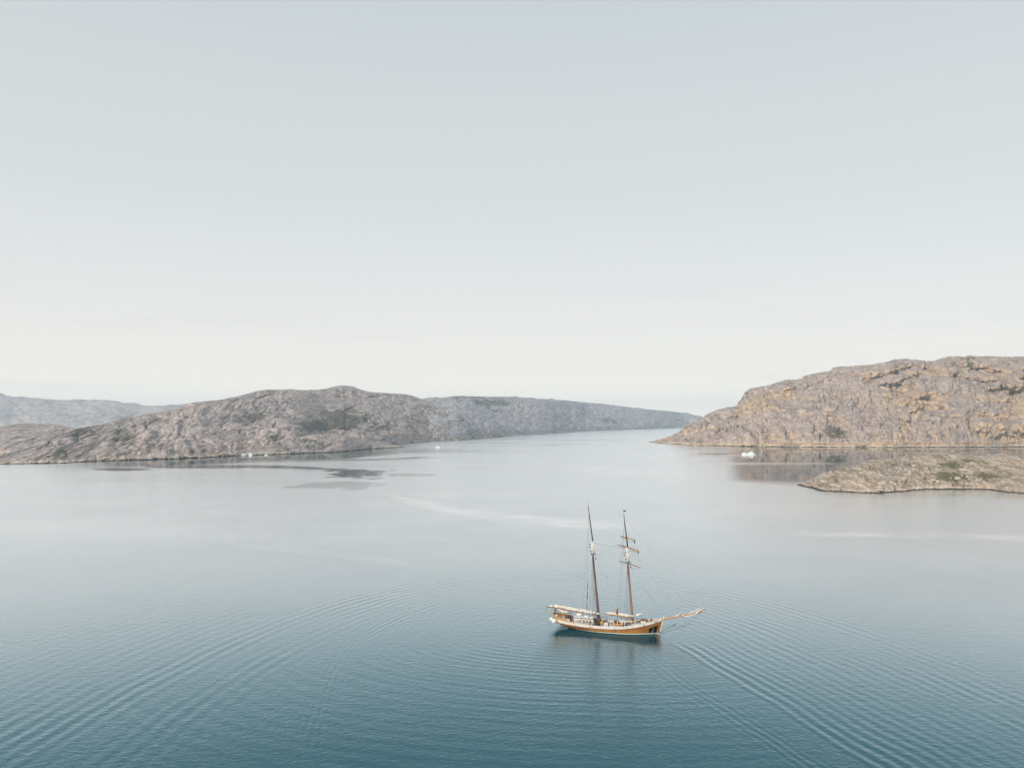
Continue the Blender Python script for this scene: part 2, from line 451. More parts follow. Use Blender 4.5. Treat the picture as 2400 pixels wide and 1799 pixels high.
# long ridge running down the fjord
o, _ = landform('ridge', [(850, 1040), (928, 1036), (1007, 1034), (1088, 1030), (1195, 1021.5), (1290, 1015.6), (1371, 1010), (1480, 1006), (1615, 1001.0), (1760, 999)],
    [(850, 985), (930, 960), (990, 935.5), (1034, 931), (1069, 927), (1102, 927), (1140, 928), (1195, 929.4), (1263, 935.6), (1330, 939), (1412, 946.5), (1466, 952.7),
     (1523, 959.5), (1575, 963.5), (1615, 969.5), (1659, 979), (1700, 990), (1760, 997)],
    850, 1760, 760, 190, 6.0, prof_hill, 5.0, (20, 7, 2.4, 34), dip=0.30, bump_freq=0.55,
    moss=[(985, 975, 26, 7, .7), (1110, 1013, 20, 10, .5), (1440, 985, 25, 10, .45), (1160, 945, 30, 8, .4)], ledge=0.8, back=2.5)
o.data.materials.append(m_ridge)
# the big left hill
o, _ = landform('hill', [(-420, 1092), (0, 1087), (145, 1084.7), (253, 1079), (362, 1076), (470, 1071.7), (579, 1066), (687, 1062), (760, 1052), (850, 1046), (928, 1040),
                         (1007, 1034.6), (1088, 1030.5), (1195, 1022), (1240, 1020)],
    [(-420, 1089), (-150, 1082), (0, 1069), (27, 1063), (63, 1054), (90, 1045), (108, 1034), (136, 1019), (181, 1004), (235, 994), (289, 981), (344, 970.5), (400, 962),
     (430, 952), (452, 943), (521, 936), (579, 921.6), (605, 915), (629, 912.5), (680, 913), (723, 916), (763, 912.5), (784, 906), (803, 903), (825, 906), (849, 916), (885, 920),
     (925, 921), (961, 925), (990, 935.6), (1030, 955), (1080, 978), (1140, 1002), (1195, 1017), (1240, 1019.5)],
    -420, 1240, 1150, 250, 5.0, prof_hill, 2.0, (15, 4.6, 2.0, 20), dip=0.35,
    moss=[(800, 978, 30, 20, .95), (755, 998, 26, 8, .9), (850, 975, 25, 12, .5), (640, 1046, 34, 16, .8), (700, 1040, 20, 10, .5), (400, 1000, 40, 14, .25), (300, 1030, 40, 12, .2),
          (430, 1060, 70, 10, .4), (620, 975, 45, 8, .4), (900, 1000, 60, 14, .35), (985, 1000, 30, 14, .35), (520, 1010, 50, 8, .35)],
    boulders=(700, 1.7), tan_base=0.25, tan=[(470, 960, 50, 12, .7), (250, 1040, 120, 24, 1.0), (120, 1065, 90, 12, 1.0), (620, 968, 40, 12, .6), (470, 1068, 30, 6, 1.0)], moss_base=0.10, ledge=0.8)
o.data.materials.append(m_hill); [q.data.materials.append(m_hill) for q in o.children]
# low rocky tongue in front of it
o, _ = landform('rocky_spit', [(560, 1068), (640, 1064.5), (700, 1062), (763, 1060), (806, 1057.6), (871, 1051.4), (912, 1049.5), (946, 1047.5)],
    [(560, 1066), (600, 1056), (640, 1044), (690, 1026), (735, 1018), (790, 1018), (844, 1028), (898, 1037), (925, 1043), (946, 1047)],
    560, 946, 420, 90, 4.0, prof_round, 8.0, (3, 2.2, .8, 12), dip=0.28, bump_freq=1.4,
    moss=[(640, 1050, 40, 12, .8), (735, 1045, 22, 12, .6), (800, 1042, 30, 5, .4)], boulders=(160, 1.2), min_depth=8, ledge=0.6)
o.data.materials.append(m_hill); [q.data.materials.append(m_hill) for q in o.children]
# the headland on the right
o, _ = landform('headland', [(1524, 1036.5), (1580, 1040), (1620, 1043), (1700, 1045), (1800, 1046), (1900, 1047), (2100, 1048), (2300, 1047), (2400, 1046), (3000, 1046)],
    [(1524, 1036.2), (1553, 1028), (1594, 1011.5), (1618, 999), (1655, 979), (1675, 967), (1728, 951), (1733, 942), (1740, 930), (1748, 918), (1764, 909), (1781, 906.6),
     (1809, 900), (1846, 889), (1866, 890), (1884, 886), (1887, 881), (1907, 876), (1947, 871), (1960, 864), (2008, 858), (2041, 855), (2070, 849.6), (2102, 842), (2126, 842),
     (2151, 845.6), (2192, 845.6), (2220, 836), (2253, 834), (2277, 831), (2293, 834), (2354, 836.6), (2400, 836.6), (2550, 826), (2750, 850), (3000, 930)],
    1524, 3000, 1150, 300, 1.9, prof_cliff, 44.0, (20, 5.6, 2.6, 44), dip=-0.25, vertical=True,
    moss=[(1950, 1018, 32, 18, 0.50), (2216, 1020, 44, 15, 0.50), (2338, 1024, 34, 14, 0.46), (2274, 873, 9, 22, 0.56), (2226, 925, 7, 20, 0.50), (2090, 965, 40, 10, 0.34),
          (1700, 1010, 30, 10, 0.25), (2050, 1000, 30, 8, 0.31), (1640, 1005, 22, 8, 0.25), (2180, 990, 30, 8, 0.37)],
    tan=[(1790, 945, 38, 18, 1.5), (1840, 925, 30, 8, 1.0), (2147, 938, 80, 22, 1.3), (2400, 950, 50, 60, 1.2), (2190, 875, 60, 10, 1.0), (2320, 873, 50, 14, 1.1), (2320, 930, 40, 14, 1.0), (1970, 930, 30, 10, .6), (2340, 985, 60, 20, .9)],
    ledge=1.9, back=2.0, crease=1.9, boulders=(700, 2.0))
o.data.materials.append(m_head); [q.data.materials.append(m_head) for q in o.children]
# the low island in front of it
o, ISL = landform('island', [(1870, 1137), (1900, 1142), (1925, 1150), (1962, 1151), (2024, 1154), (2061, 1155), (2111, 1152), (2171, 1145.6), (2223, 1146), (2273, 1145.6),
                           (2322, 1147), (2360, 1152), (2400, 1155.5), (2700, 1162), (2950, 1150)],
    [(1870, 1136.5), (1887, 1132), (1907, 1123), (1932, 1114.5), (1957, 1108), (1987, 1095), (2012, 1091), (2049, 1082), (2099, 1075), (2123, 1068.5), (2161, 1063.6),
     (2198, 1062), (2235, 1063.6), (2260, 1069), (2320, 1068), (2337, 1063), (2372, 1063.6), (2392, 1068.5), (2420, 1069), (2600, 1060), (2800, 1085), (2950, 1148)],
    1870, 2950, 900, 230, 4.2, prof_round, 77.0, (3.4, 1.5, 0.7, 4.5), dip=-0.12, bump_freq=3.0,
    moss=[(2218, 1117, 40, 9, 1.1), (2310, 1115, 30, 9, .85), (2215, 1088, 44, 8, .65), (2290, 1080, 40, 6, .6), (2130, 1090, 20, 6, .5), (2350, 1105, 25, 6, .55), (2060, 1112, 20, 5, .35)],
    tan=[(2190, 1133, 16, 8, 1.8), (2310, 1138, 12, 7, 1.8), (2150, 1115, 25, 10, 1.0), (2200, 1065, 40, 4, 1.3), (2390, 1100, 40, 10, .8)], ledge=0.5, min_depth=6, back=3, crease=2.2, boulders=(420, 0.62))
o.data.materials.append(m_isl); [q.data.materials.append(m_isl) for q in o.children]
island = o

# ------------------------------------------------------------------ boulders lying on the island
m_boulder = Mat('boulder_rock')
m_boulder.base(m_boulder.mix(m_boulder.step(m_boulder.noise(1.2, 4), 0.35, 0.65), (0.34, 0.29, 0.23, 1), (0.58, 0.53, 0.46, 1)), 0.85)
m_boulder.bump(m_boulder.noise(2.5, 5, 0.7), 0.5, 0.2)
def rock_blob(name, seed, subdiv=3, rough=0.35, flat=0.7):
    bm = bmesh.new()
    bmesh.ops.create_icosphere(bm, subdivisions=subdiv, radius=1.0)
    co = np.array([v.co[:] for v in bm.verts])
    n = fbm(co[:, 0] * 0.9 + seed, co[:, 1] * 0.9, co[:, 2] * 0.9, 3)
    for v, k in zip(bm.verts, n):
        v.co = v.co * (1 + rough * float(k))
        v.co.z *= flat
    me = bpy.data.meshes.new(name); bm.to_mesh(me); bm.free()
    return me
ISLpx = 1200 + FPX * ISL[..., 0] / ISL[..., 1]
ISLpy = row_of(ISL[..., 1], ISL[..., 2])
nfront = 230
def on_island(px, py):
    d = (ISLpx[:nfront] - px) ** 2 + (ISLpy[:nfront] - py) ** 2
    i = np.unravel_index(np.argmin(d), d.shape)
    return Vector(ISL[i[0], i[1]].tolist())
bms = [rock_blob('boulder', s) for s in (1.0, 4.2, 9.9)]
for me in bms: me.materials.append(m_boulder.m)
spots = [(2142, 1093, 2.4), (2242, 1108, 1.9), (2245, 1123, 2.5), (2304, 1105, 2.4), (2268, 1118, 1.3), (2255, 1115, 1.1), (2150, 1097, 1.0), (2290, 1127, 1.2), (2272, 1124, 1.0),
         (2262, 1127, 0.9), (2300, 1121, 0.8), (2228, 1121, .8), (2193, 1100, 1.4), (2187, 1126, 2.2), (2198, 1129, 1.7), (2178, 1130, 1.5), (2320, 1135, 1.6), (2308, 1131, 1.4), (2060, 1150, 1.9), (2200, 1092, 1.1),
         (2232, 1130, 1.0), (2281, 1133, .9), (2215, 1130, 1.2), (2330, 1122, 1.0), (2345, 1113, 1.1), (2105, 1082, 1.1), (2375, 1120, 1.2), (2012, 1119, 1.0)]
for k, (px, py, r) in enumerate(spots):
    p = on_island(px, py)
    b = bpy.data.objects.new('boulder', bms[k % 3]); COL.objects.link(b)
    b.parent = island
    b.location = p + Vector((0, 0, r * 0.25))
    b.rotation_euler = (rnd.uniform(-.2, .2), rnd.uniform(-.2, .2), rnd.uniform(0, 6.28))
    b.scale = (r * rnd.uniform(.8, 1.25), r * rnd.uniform(.7, 1.0), r * rnd.uniform(.6, .85))

# ------------------------------------------------------------------ water
def water_field(x, y):
    h = np.zeros_like(x)
    near = sst(360, 260, np.hypot(x - 12, y - 165)) * sst(48, 70, y)
    mod = 0.65 + 0.75 * fbm(x * 0.022, y * 0.022, x * 0 + 1.5, 3)
    mod2 = 0.7 + 0.8 * fbm(x * 0.035 + 40, y * 0.035, x * 0 + 5.5, 3)
    jx = x + 1.0 * fbm(x * 0.05, y * 0.05, x * 0 + 8, 2); jy = y + 1.0 * fbm(x * 0.05, y * 0.05, x * 0 + 3, 2)
    def ell(cx, cy, a, b):
        u = (jx - cx) / a; v = (jy - cy) / b
        E = np.sqrt(u * u + v * v) + 1e-6
        g = np.sqrt((u / a) ** 2 + (v / b) ** 2) / E
        return (E - 1) / g
    T = 2 * math.pi
    r1 = ell(12, 98, 78, 150)
    left = sst(15, -10, x); right = sst(20, 45, x)
    # outer train of the old turn
    e1 = sst(9, 2, r1) * sst(-20, -4, r1)
    e1w = sst(70, 5, r1) * sst(-24, -4, r1) * left * sst(215, 165, y)
    h += (0.016 + 0.018 * sst(150, 230, y)) * np.sin(T * r1 / 2.7) * e1 * np.clip(mod, .2, 1.6)
    h += 0.019 * np.sin(T * r1 / 3.1 + 1.0 + 1.5 * mod) * e1w * np.clip(mod2, .1, 1.6)
    # inner left curve
    r2 = ell(22, 150, 57, 83)
    xc2 = np.interp(jy, [60, 100, 112, 122, 139, 160, 177], [-16, -26.4, -29, -31, -33.2, -34.8, -34.6])
    r2b = (xc2 - jx) * 0.99
    wb = sst(182, 165, y); r2c = r2 * (1 - wb) + r2b * wb
    lam2 = 1.25 + 0.6 * sst(160, 200, y)
    h += (0.018 + 0.002 * sst(150, 200, y)) * np.sin(T * r2c / lam2) * np.exp(-(r2c / (2.2 + 0.8 * (1 - wb))) ** 2) * sst(8, -14, x) * np.clip(0.6 + mod, .4, 1.7)
    # bow wash spreading to the lower right
    t = 172 - jy
    xc = 33.2 + 0.29 * t - 0.0004 * t * t
    r3 = (jx - xc) * 0.955
    e3 = sst(-1.2, 0.8, r3) * sst(0, 6, t) * (np.exp(-np.maximum(r3, 0) / 7) * 1.7 + 0.62 * sst(60, 20, r3))
    lam = 1.55 + 1.1 * sst(0, 12, r3)
    h += 0.0165 * np.sin(T * r3 / 2.35 + 0.02 * r3 * r3 * sst(25, 0, r3)) * e3 * np.clip(0.35 + mod, .3, 1.6)
    # right fan between the wash and the outer train
    e3b = sst(34, 50, x) * sst(4, -6, r1) * sst(240, 200, y) * sst(150, 185, y)
    h += 0.020 * np.sin(T * r1 / 2.9 + 2) * e3b * np.clip(mod, .2, 1.5)
    # second narrow line inside it
    xc4 = 25.5 + 0.27 * (164 - jy) + 0.0006 * (164 - jy) ** 2
    r4 = (jx - xc4) * 0.95
    h += 0.018 * np.sin(T * r4 / 1.5) * np.exp(-(r4 / 2.6) ** 2) * sst(168, 160, y)
    # rings leaving the hull
    r5 = ell(21, 183, 19, 10)
    e5 = sst(1, 6, r5) * sst(62, 30, r5) * sst(178, 165, y) * sst(45, 20, x) * sst(-40, -10, x)
    h += 0.010 * np.sin(T * r5 / 2.1) * e5 * np.clip(mod2, .1, 1.5)
    h += 0.010 * np.sin(T * r5 / 3.7 + .7) * sst(20, 34, r5) * sst(100, 60, r5) * sst(175, 160, y) * sst(50, 30, x) * np.clip(mod, .1, 1.4)
    e5b = sst(4, 10, r5) * sst(60, 40, r5) * sst(185, 196, y)
    h += 0.010 * np.sin(T * r5 / 2.2) * e5b * np.clip(mod2, .1, 1.5)
    # cross chop that breaks the trains up
    h += 0.006 * fbm(x * 0.35, y * 0.5, x * 0, 3) + 0.010 * fbm(x * 0.12 + 5, y * 0.16, x * 0 + 2, 3)
    h *= 0.75 + 0.55 * sst(-0.3, 0.3, fbm(x * 0.06 + 11, y * 0.04, x * 0 + 4, 3))
    return h * near

ang_f = np.radians(np.linspace(-40, 40, 720))
ang_c = np.radians(np.linspace(40, 320, 57)[1:-1])
ang = np.concatenate([ang_f, ang_c])
rad = [2.0, 20.0, 40.0, 55.0]
while rad[-1] < 330: rad.append(rad[-1] * 1.0026)
while rad[-1] < 2200: rad.append(rad[-1] * 1.011)
while rad[-1] < 11500: rad.append(rad[-1] * 1.08)
rad = np.array(rad)
WX = np.sin(ang)[None, :] * rad[:, None]; WY = np.cos(ang)[None, :] * rad[:, None]
WZ = water_field(WX, WY)
me = grid_mesh('water', np.stack([WX, WY, WZ], -1), wrap=True)
# where the surface is glassy (calm_shade also paints its reflections darker) and where a breath of wind roughens it
FX = WX; FY = WY
Yc = np.maximum(FY, 1.0)
wpx = 1200 + FPX * FX / Yc; wpy = HORIZON + FPX * CAM_H / Yc
wob = fbm(FX * 0.006, FY * 0.012, FX * 0, 4, 0.6); wob2 = fbm(FX * 0.02, FY * 0.03, FX * 0 + 7, 4, 0.65)
wob3 = fbm(FX * 0.05, FY * 0.016, FX * 0 + 17, 4, 0.75)
calm_shade = np.zeros_like(FX); slick = np.zeros_like(FX)
def blot(cx, cy, rx, ry, s, k=0.5):
    global calm_shade
    d = np.sqrt(((wpx - cx) / rx) ** 2 + ((wpy - cy) / ry) ** 2)
    calm_shade = np.maximum(calm_shade, s * sst(1.25, 0.75, d + 1.1 * k * wob2 + 0.9 * k * wob3 + 0.3 * wob) * (1 - 0.30 * sst(-.1, .4, wob3)))
def streak(pts, w, s):
    global calm_shade
    xs = [p[0] for p in pts]; ys = [p[1] for p in pts]
    c = np.interp(wpx, xs, ys)
    m = sst(xs[0] - 60, xs[0] + 60, wpx) * sst(xs[-1] + 60, xs[-1] - 60, wpx)
    brk = 0.35 + 0.65 * sst(-0.35, 0.35, wob2 + 0.5 * wob)
    calm_shade = np.maximum(calm_shade, s * m * brk * sst(1.4, 0.2, np.abs(wpy - c + 5 * wob + 2 * wob2) / (w * (1 + 0.6 * wob))))
sh = np.interp(wpx, [-420, 0, 145, 253, 362, 470, 579, 687, 796, 871, 946, 1000], [1092, 1087, 1085, 1079, 1076, 1072, 1066, 1062, 1059, 1051, 1047, 1040])
calm_shade = np.maximum(calm_shade, 0.95 * sst(20 + 0 * wpx, 11, wpy - sh + 6 * wob) * sst(120, 420, wpx) * sst(1000, 800, wpx) * (FY > 0))
blot(835, 1110, 80, 8.5, .80, 1.1); blot(790, 1137, 110, 7, .34, 1.0); blot(285, 1099.5, 60, 3, .9, .2); blot(470, 1093.5, 120, 4, .9, .2)
streak([(480, 1092), (600, 1094), (750, 1098), (850, 1104)], 3, .95)
streak([(560, 1080), (700, 1079), (900, 1076), (1000, 1073)], 2.5, .6)
blot(960, 1112, 60, 3, .35)
# the glassy cove below the headland, its reflections painted darker
cv = sst(1690, 1760, wpx + 14 * wob2) * sst(1046 + 88 + 0.06 * np.clip(wpx - 1740, 0, 400), 1046 + 72, wpy + 3 * wob2) * (FY > 0)
cv = cv * (1 - 0.75 * sst(4.5, 1, np.abs(wpy - 1086 + 2 * wob2)) * sst(2000, 1900, wpx)) * (1 - 0.8 * sst(6, 1, np.abs(wpy - 1066 + 2 * wob)) * sst(1790, 1700, wpx))
calm_shade = np.maximum(calm_shade, cv)
calm_shade = np.maximum(calm_shade, 0.8 * sst(1600, 1700, wpx) * sst(1750, 1700, wpx) * sst(2.5, 0.5, np.abs(wpy - 1063)) * (FY > 0))
# smooth slicks that mirror the low sky
keep = calm_shade; calm_shade = slick
streak([(900, 1150), (960, 1176), (1080, 1198), (1200, 1216), (1350, 1228), (1480, 1234)], 11, .32)
streak([(880, 1140), (1000, 1160), (1100, 1150)], 12, .2)
streak([(1880, 1247), (2000, 1250), (2200, 1252), (2420, 1262)], 9, .34)
streak([(-60, 1168), (300, 1182), (400, 1205), (470, 1250), (560, 1275), (750, 1296), (1000, 1326)], 8, .09)
slick = calm_shade; calm_shade = keep
# dark reflection of hull and masts painted in as a smooth, dim patch
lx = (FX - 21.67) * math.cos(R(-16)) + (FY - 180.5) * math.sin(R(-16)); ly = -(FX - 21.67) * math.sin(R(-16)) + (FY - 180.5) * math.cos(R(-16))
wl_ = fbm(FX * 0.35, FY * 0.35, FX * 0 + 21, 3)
hull_shade = sst(12.5, 10.0, np.abs(lx) + wl_) * sst(2.9, 1.5, ly)
calm_shade = np.maximum(calm_shade, 0.88 * hull_shade * sst(-12.5, -6.5, ly + 1.6 * wl_)); calm_shade = np.maximum(calm_shade, 0.20 * hull_shade * sst(-40, -10, ly + 2 * wl_))
big = fbm(FX * 0.0035, FY * 0.007, FX * 0 + 2, 4, 0.55)
slick = np.maximum(slick, 0.20 * sst(0.0, 0.5, big) * sst(250, 420, FY))
add_attr(me, 'calm_shade', calm_shade); add_attr(me, 'slick', slick)
water = bpy.data.objects.new('water', me); COL.objects.link(water); water['kind'] = 'structure'
W = Mat('water')
W.t.nodes.remove(W.b)
cal_shade = W.attr('calm_shade')
patch = W.noise(0.02, 4, 0.6)
ruff = W.math('SUBTRACT', 1.0, W.math('MAXIMUM', cal_shade, W.math('MINIMUM', W.math('MULTIPLY', W.attr('slick'), 1.6), 0.8)))
w1 = W.noise(0.75, 3, 0.6, (1, 1.25, 1), 0.6)
w2 = W.noise(2.3, 3, 0.6, (1.2, 1, 1), 0.3, (0, 0, R(25)))
hh = W.math('ADD', w1, W.math('MULTIPLY', w2, 0.4))
bp = W.n('ShaderNodeBump')
W.setin(bp.inputs['Strength'], W.math('MULTIPLY_ADD', W.math('MULTIPLY', ruff, W.step(patch, .25, .7, .6, 1.0)), 0.8, 0.02))
bp.inputs['Distance'].default_value = 0.09
W.l(hh, bp.inputs['Height'])
body = W.n('ShaderNodeBsdfDiffuse')
W.l(W.mix(W.step(patch, .35, .65), (0.007, 0.062, 0.084, 1), (0.009, 0.068, 0.090, 1)), body.inputs[0])
glos = W.n('ShaderNodeBsdfAnisotropic', distribution='MULTI_GGX')
W.setin(glos.inputs['Roughness'], W.math('MULTIPLY_ADD', W.math('POWER', ruff, 1.3), 0.17, 0.03))
for q in (body, glos): W.l(bp.outputs[0], q.inputs['Normal'])
# share of light mirrored against the angle of view, steeper than a bare surface because of the fine chop
lw = W.n('ShaderNodeLayerWeight'); lw.inputs['Blend'].default_value = 0.5
W.l(bp.outputs[0], lw.inputs['Normal'])
dt = W.math('SUBTRACT', 1.0, lw.outputs['Facing'])
W.l(W.mix(W.step(dt, 0.14, 0.40), (1, 1, 1, 1), (0.50, 0.78, 0.90, 1)), glos.inputs['Color'])
fc = W.n('ShaderNodeFloatCurve'); cv_ = fc.mapping.curves[0]
pts = [(0, 1.0), (.035, .98), (.089, .93), (.148, .84), (.204, .73), (.244, .60), (.287, .46), (.316, .36), (.36, .24), (.40, .16), (.6, .06), (1, .03)]
cv_.points[0].location = pts[0]; cv_.points[1].location = pts[-1]
for p in pts[1:-1]: cv_.points.new(*p)
for p in cv_.points: p.handle_type = 'VECTOR'
fc.mapping.update()
W.l(dt, fc.inputs['Value'])
fr = W.n('ShaderNodeFresnel'); fr.inputs['IOR'].default_value = 1.105  # low index dims mirror images in masked patches, a painted-in darkening
mxf = W.n('ShaderNodeMix', data_type='FLOAT'); W.l(cal_shade, mxf.inputs[0]); W.l(fc.outputs[0], mxf.inputs[2]); W.l(fr.outputs[0], mxf.inputs[3])
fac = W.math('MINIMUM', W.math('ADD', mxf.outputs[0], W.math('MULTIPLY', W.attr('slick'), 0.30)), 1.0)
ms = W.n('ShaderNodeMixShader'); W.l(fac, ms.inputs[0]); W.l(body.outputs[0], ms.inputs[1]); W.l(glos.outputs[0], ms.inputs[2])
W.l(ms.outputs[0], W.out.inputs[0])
me.materials.append(W.m)

# ------------------------------------------------------------------ ice
ICE = Mat('glacier_ice')
ICE.base(ICE.mix(ICE.step(ICE.noise(0.6, 4), .3, .7), (0.62, 0.68, 0.72, 1), (0.80, 0.82, 0.83, 1)), 0.55, 0, 0.4)
def ice(px, row, wpxl, hpxl, prof, label, seed, name='iceberg'):
    c = world_at(px, row)
    mpp = c.y / FPX
    L = wpxl * mpp; Hh = hpxl * mpp; Dp = L * 0.55
    nu, nv = 56, 22
    u = np.linspace(-1, 1, nu); v = np.linspace(-1, 1, nv)
    U, Vv = np.meshgrid(u, v)
    top = np.interp(U, [p[0] for p in prof], [p[1] for p in prof]) * Hh
    edge = np.clip(1 - (np.abs(Vv) ** 2.4), 0, 1) ** 0.55 * np.clip(1 - np.abs(U) ** 8, 0, 1)
    z = top * edge * (1 + 0.5 * fbm(U * 5 + seed, Vv * 4, U * 0 + seed, 4)) - 0.6 * (1 - edge) - 0.02
    X = U * L / 2 * (1 + 0.05 * fbm(Vv * 3, U * 0 + seed, U * 0, 2)); Y = Vv * Dp / 2 * (1 - 0.25 * U * U)
    me = grid_mesh(name, np.stack([X, Y, z], -1))
    me.materials.append(ICE.m)
    o = bpy.data.objects.new(name, me); COL.objects.link(o)
    o.location = (c.x, c.y, 0)
    tag(o, label, 'iceberg', 'icebergs adrift in the fjord')
    return o
ice(1754.5, 1065.5, 33, 8, [(-1, .5), (-.85, .75), (-.6, .7), (-.3, .42), (0, .55), (.25, .8), (.45, 1.0), (.6, .9), (.8, .5), (1, .3)],
    'white two-humped iceberg floating in the dark reflection below the right headland', 3.0)
ice(571, 1067.5, 12, 4, [(-1, .7), (-.5, 1), (.3, .8), (1, .7)], 'flat white ice floe against the left shore, left half of a close pair', 5.0)
ice(585.5, 1067, 13, 5, [(-1, .4), (-.3, .8), (.5, 1), (1, .9)], 'flat white ice floe against the left shore, right and taller half of a close pair', 6.0)
ice(624, 1067, 8.5, 2.6, [(-1, .8), (-.2, .9), (.2, .3), (.5, 1), (1, .8)], 'tiny white ice lump on the water right of the pair at the left shore', 8.0)
ice(1026, 1048.5, 13, 3, [(-1, .3), (-.3, .7), (.3, 1), (1, .5)], 'low white iceberg alone in open water right of the rocky spit tip', 9.0)

# ------------------------------------------------------------------ haze over the fjord
hb = bmesh.new()
bmesh.ops.create_cube(hb, size=1.0)
for v in hb.verts:
    v.co = Vector((v.co.x * 26000, v.co.y * 26000, 330 if v.co.z > 0 else -5.0))
hme = bpy.data.meshes.new('haze'); hb.to_mesh(hme); hb.free()
hz = bpy.data.objects.new('haze', hme); COL.objects.link(hz); hz['kind'] = 'stuff'
hm = bpy.data.materials.new('haze'); hm.use_nodes = True
ht = hm.node_tree; ht.nodes.clear()
hv = ht.nodes.new('ShaderNodeVolumePrincipled')
hv.inputs['Color'].default_value = (0.69, 0.86, 1.0, 1)
hv.inputs['Density'].default_value = 8.5e-5
hv.inputs['Anisotropy'].default_value = 0.0
ho = ht.nodes.new('ShaderNodeOutputMaterial'); ht.links.new(hv.outputs[0], ho.inputs['Volume'])
hme.materials.append(hm)

# ------------------------------------------------------------------ the two-masted ship
def mat(name, col, rough=0.6, metal=0.0, spec=0.3, col2=None, scale=2.0, stretch=(1, 1, 1), bump=0.0):
    M = Mat(name)
    if col2 is None: col2 = tuple(c * 0.8 for c in col)
    c = M.mix(M.step(M.noise(scale, 4, 0.6, stretch), .35, .65), (*col, 1), (*col2, 1))
    M.base(c, rough, metal, spec)
    if bump: M.bump(M.noise(scale * 2, 4, .6, stretch), bump, 0.05)
    return M.m
def hull_wood():
    M = Mat('varnished_planking')
    base = M.mix(M.step(M.noise(0.45, 4, .6, (1, 1, 2)), .35, .65), (0.30, 0.135, 0.034, 1), (0.41, 0.20, 0.048, 1))
    grain = M.noise(1.2, 5, .7, (1, 1, 9), 0.3)
    c = M.mix(M.math('MULTIPLY', M.step(grain, .52, .66), .5), base, (0.20, 0.08, 0.025, 1))
    # rust and weed runs below the scuppers
    sp = M.n('ShaderNodeSeparateXYZ'); M.l(M.co(), sp.inputs[0])
    tot = None
    for x0, w, s in ((-6.8, .10, .8), (-5.6, .12, .9), (-5.1, .10, .8), (-4.0, .13, .9), (-3.3, .08, .6), (1.9, .12, .95), (2.5, .10, .9), (3.7, .10, .7), (5.0, .06, .4), (8.8, .06, .3), (-8.6, .08, .5)):
        d = M.math('ABSOLUTE', M.math('SUBTRACT', sp.outputs['X'], x0))
        k = M.math('MULTIPLY', M.step(d, w * 1.6, w * .4), s)
        tot = k if tot is None else M.math('MAXIMUM', tot, k)
    tot = M.math('MULTIPLY', tot, M.step(M.noise(2.0, 3, .6, (1, 1, .5)), .35, .6, .55, 1))
    c = M.mix(tot, c, (0.09, 0.035, 0.015, 1))
    low = M.math('ADD', sp.outputs['Z'], M.math('MULTIPLY', M.noise(1.3, 4, .7), .5))
    c = M.mix(M.step(low, .78, .45, 0, .55), c, (0.16, 0.09, 0.04, 1))
    bowd = M.math('ADD', sp.outputs['X'], M.math('MULTIPLY', M.noise(.9, 4, .7, (1, 1, 2)), 3.0))
    c = M.mix(M.step(bowd, 8.5, 12.0, 0, .5), c, (0.22, 0.10, 0.035, 1))
    M.base(c, 0.35, 0, .45)
    seam = M.n('ShaderNodeMath', operation='PINGPONG'); M.l(sp.outputs['Z'], seam.inputs[0]); seam.inputs[1].default_value = 0.09
    M.bump(M.step(seam.outputs[0], 0.0, 0.02), .6, .02)
    return M.m
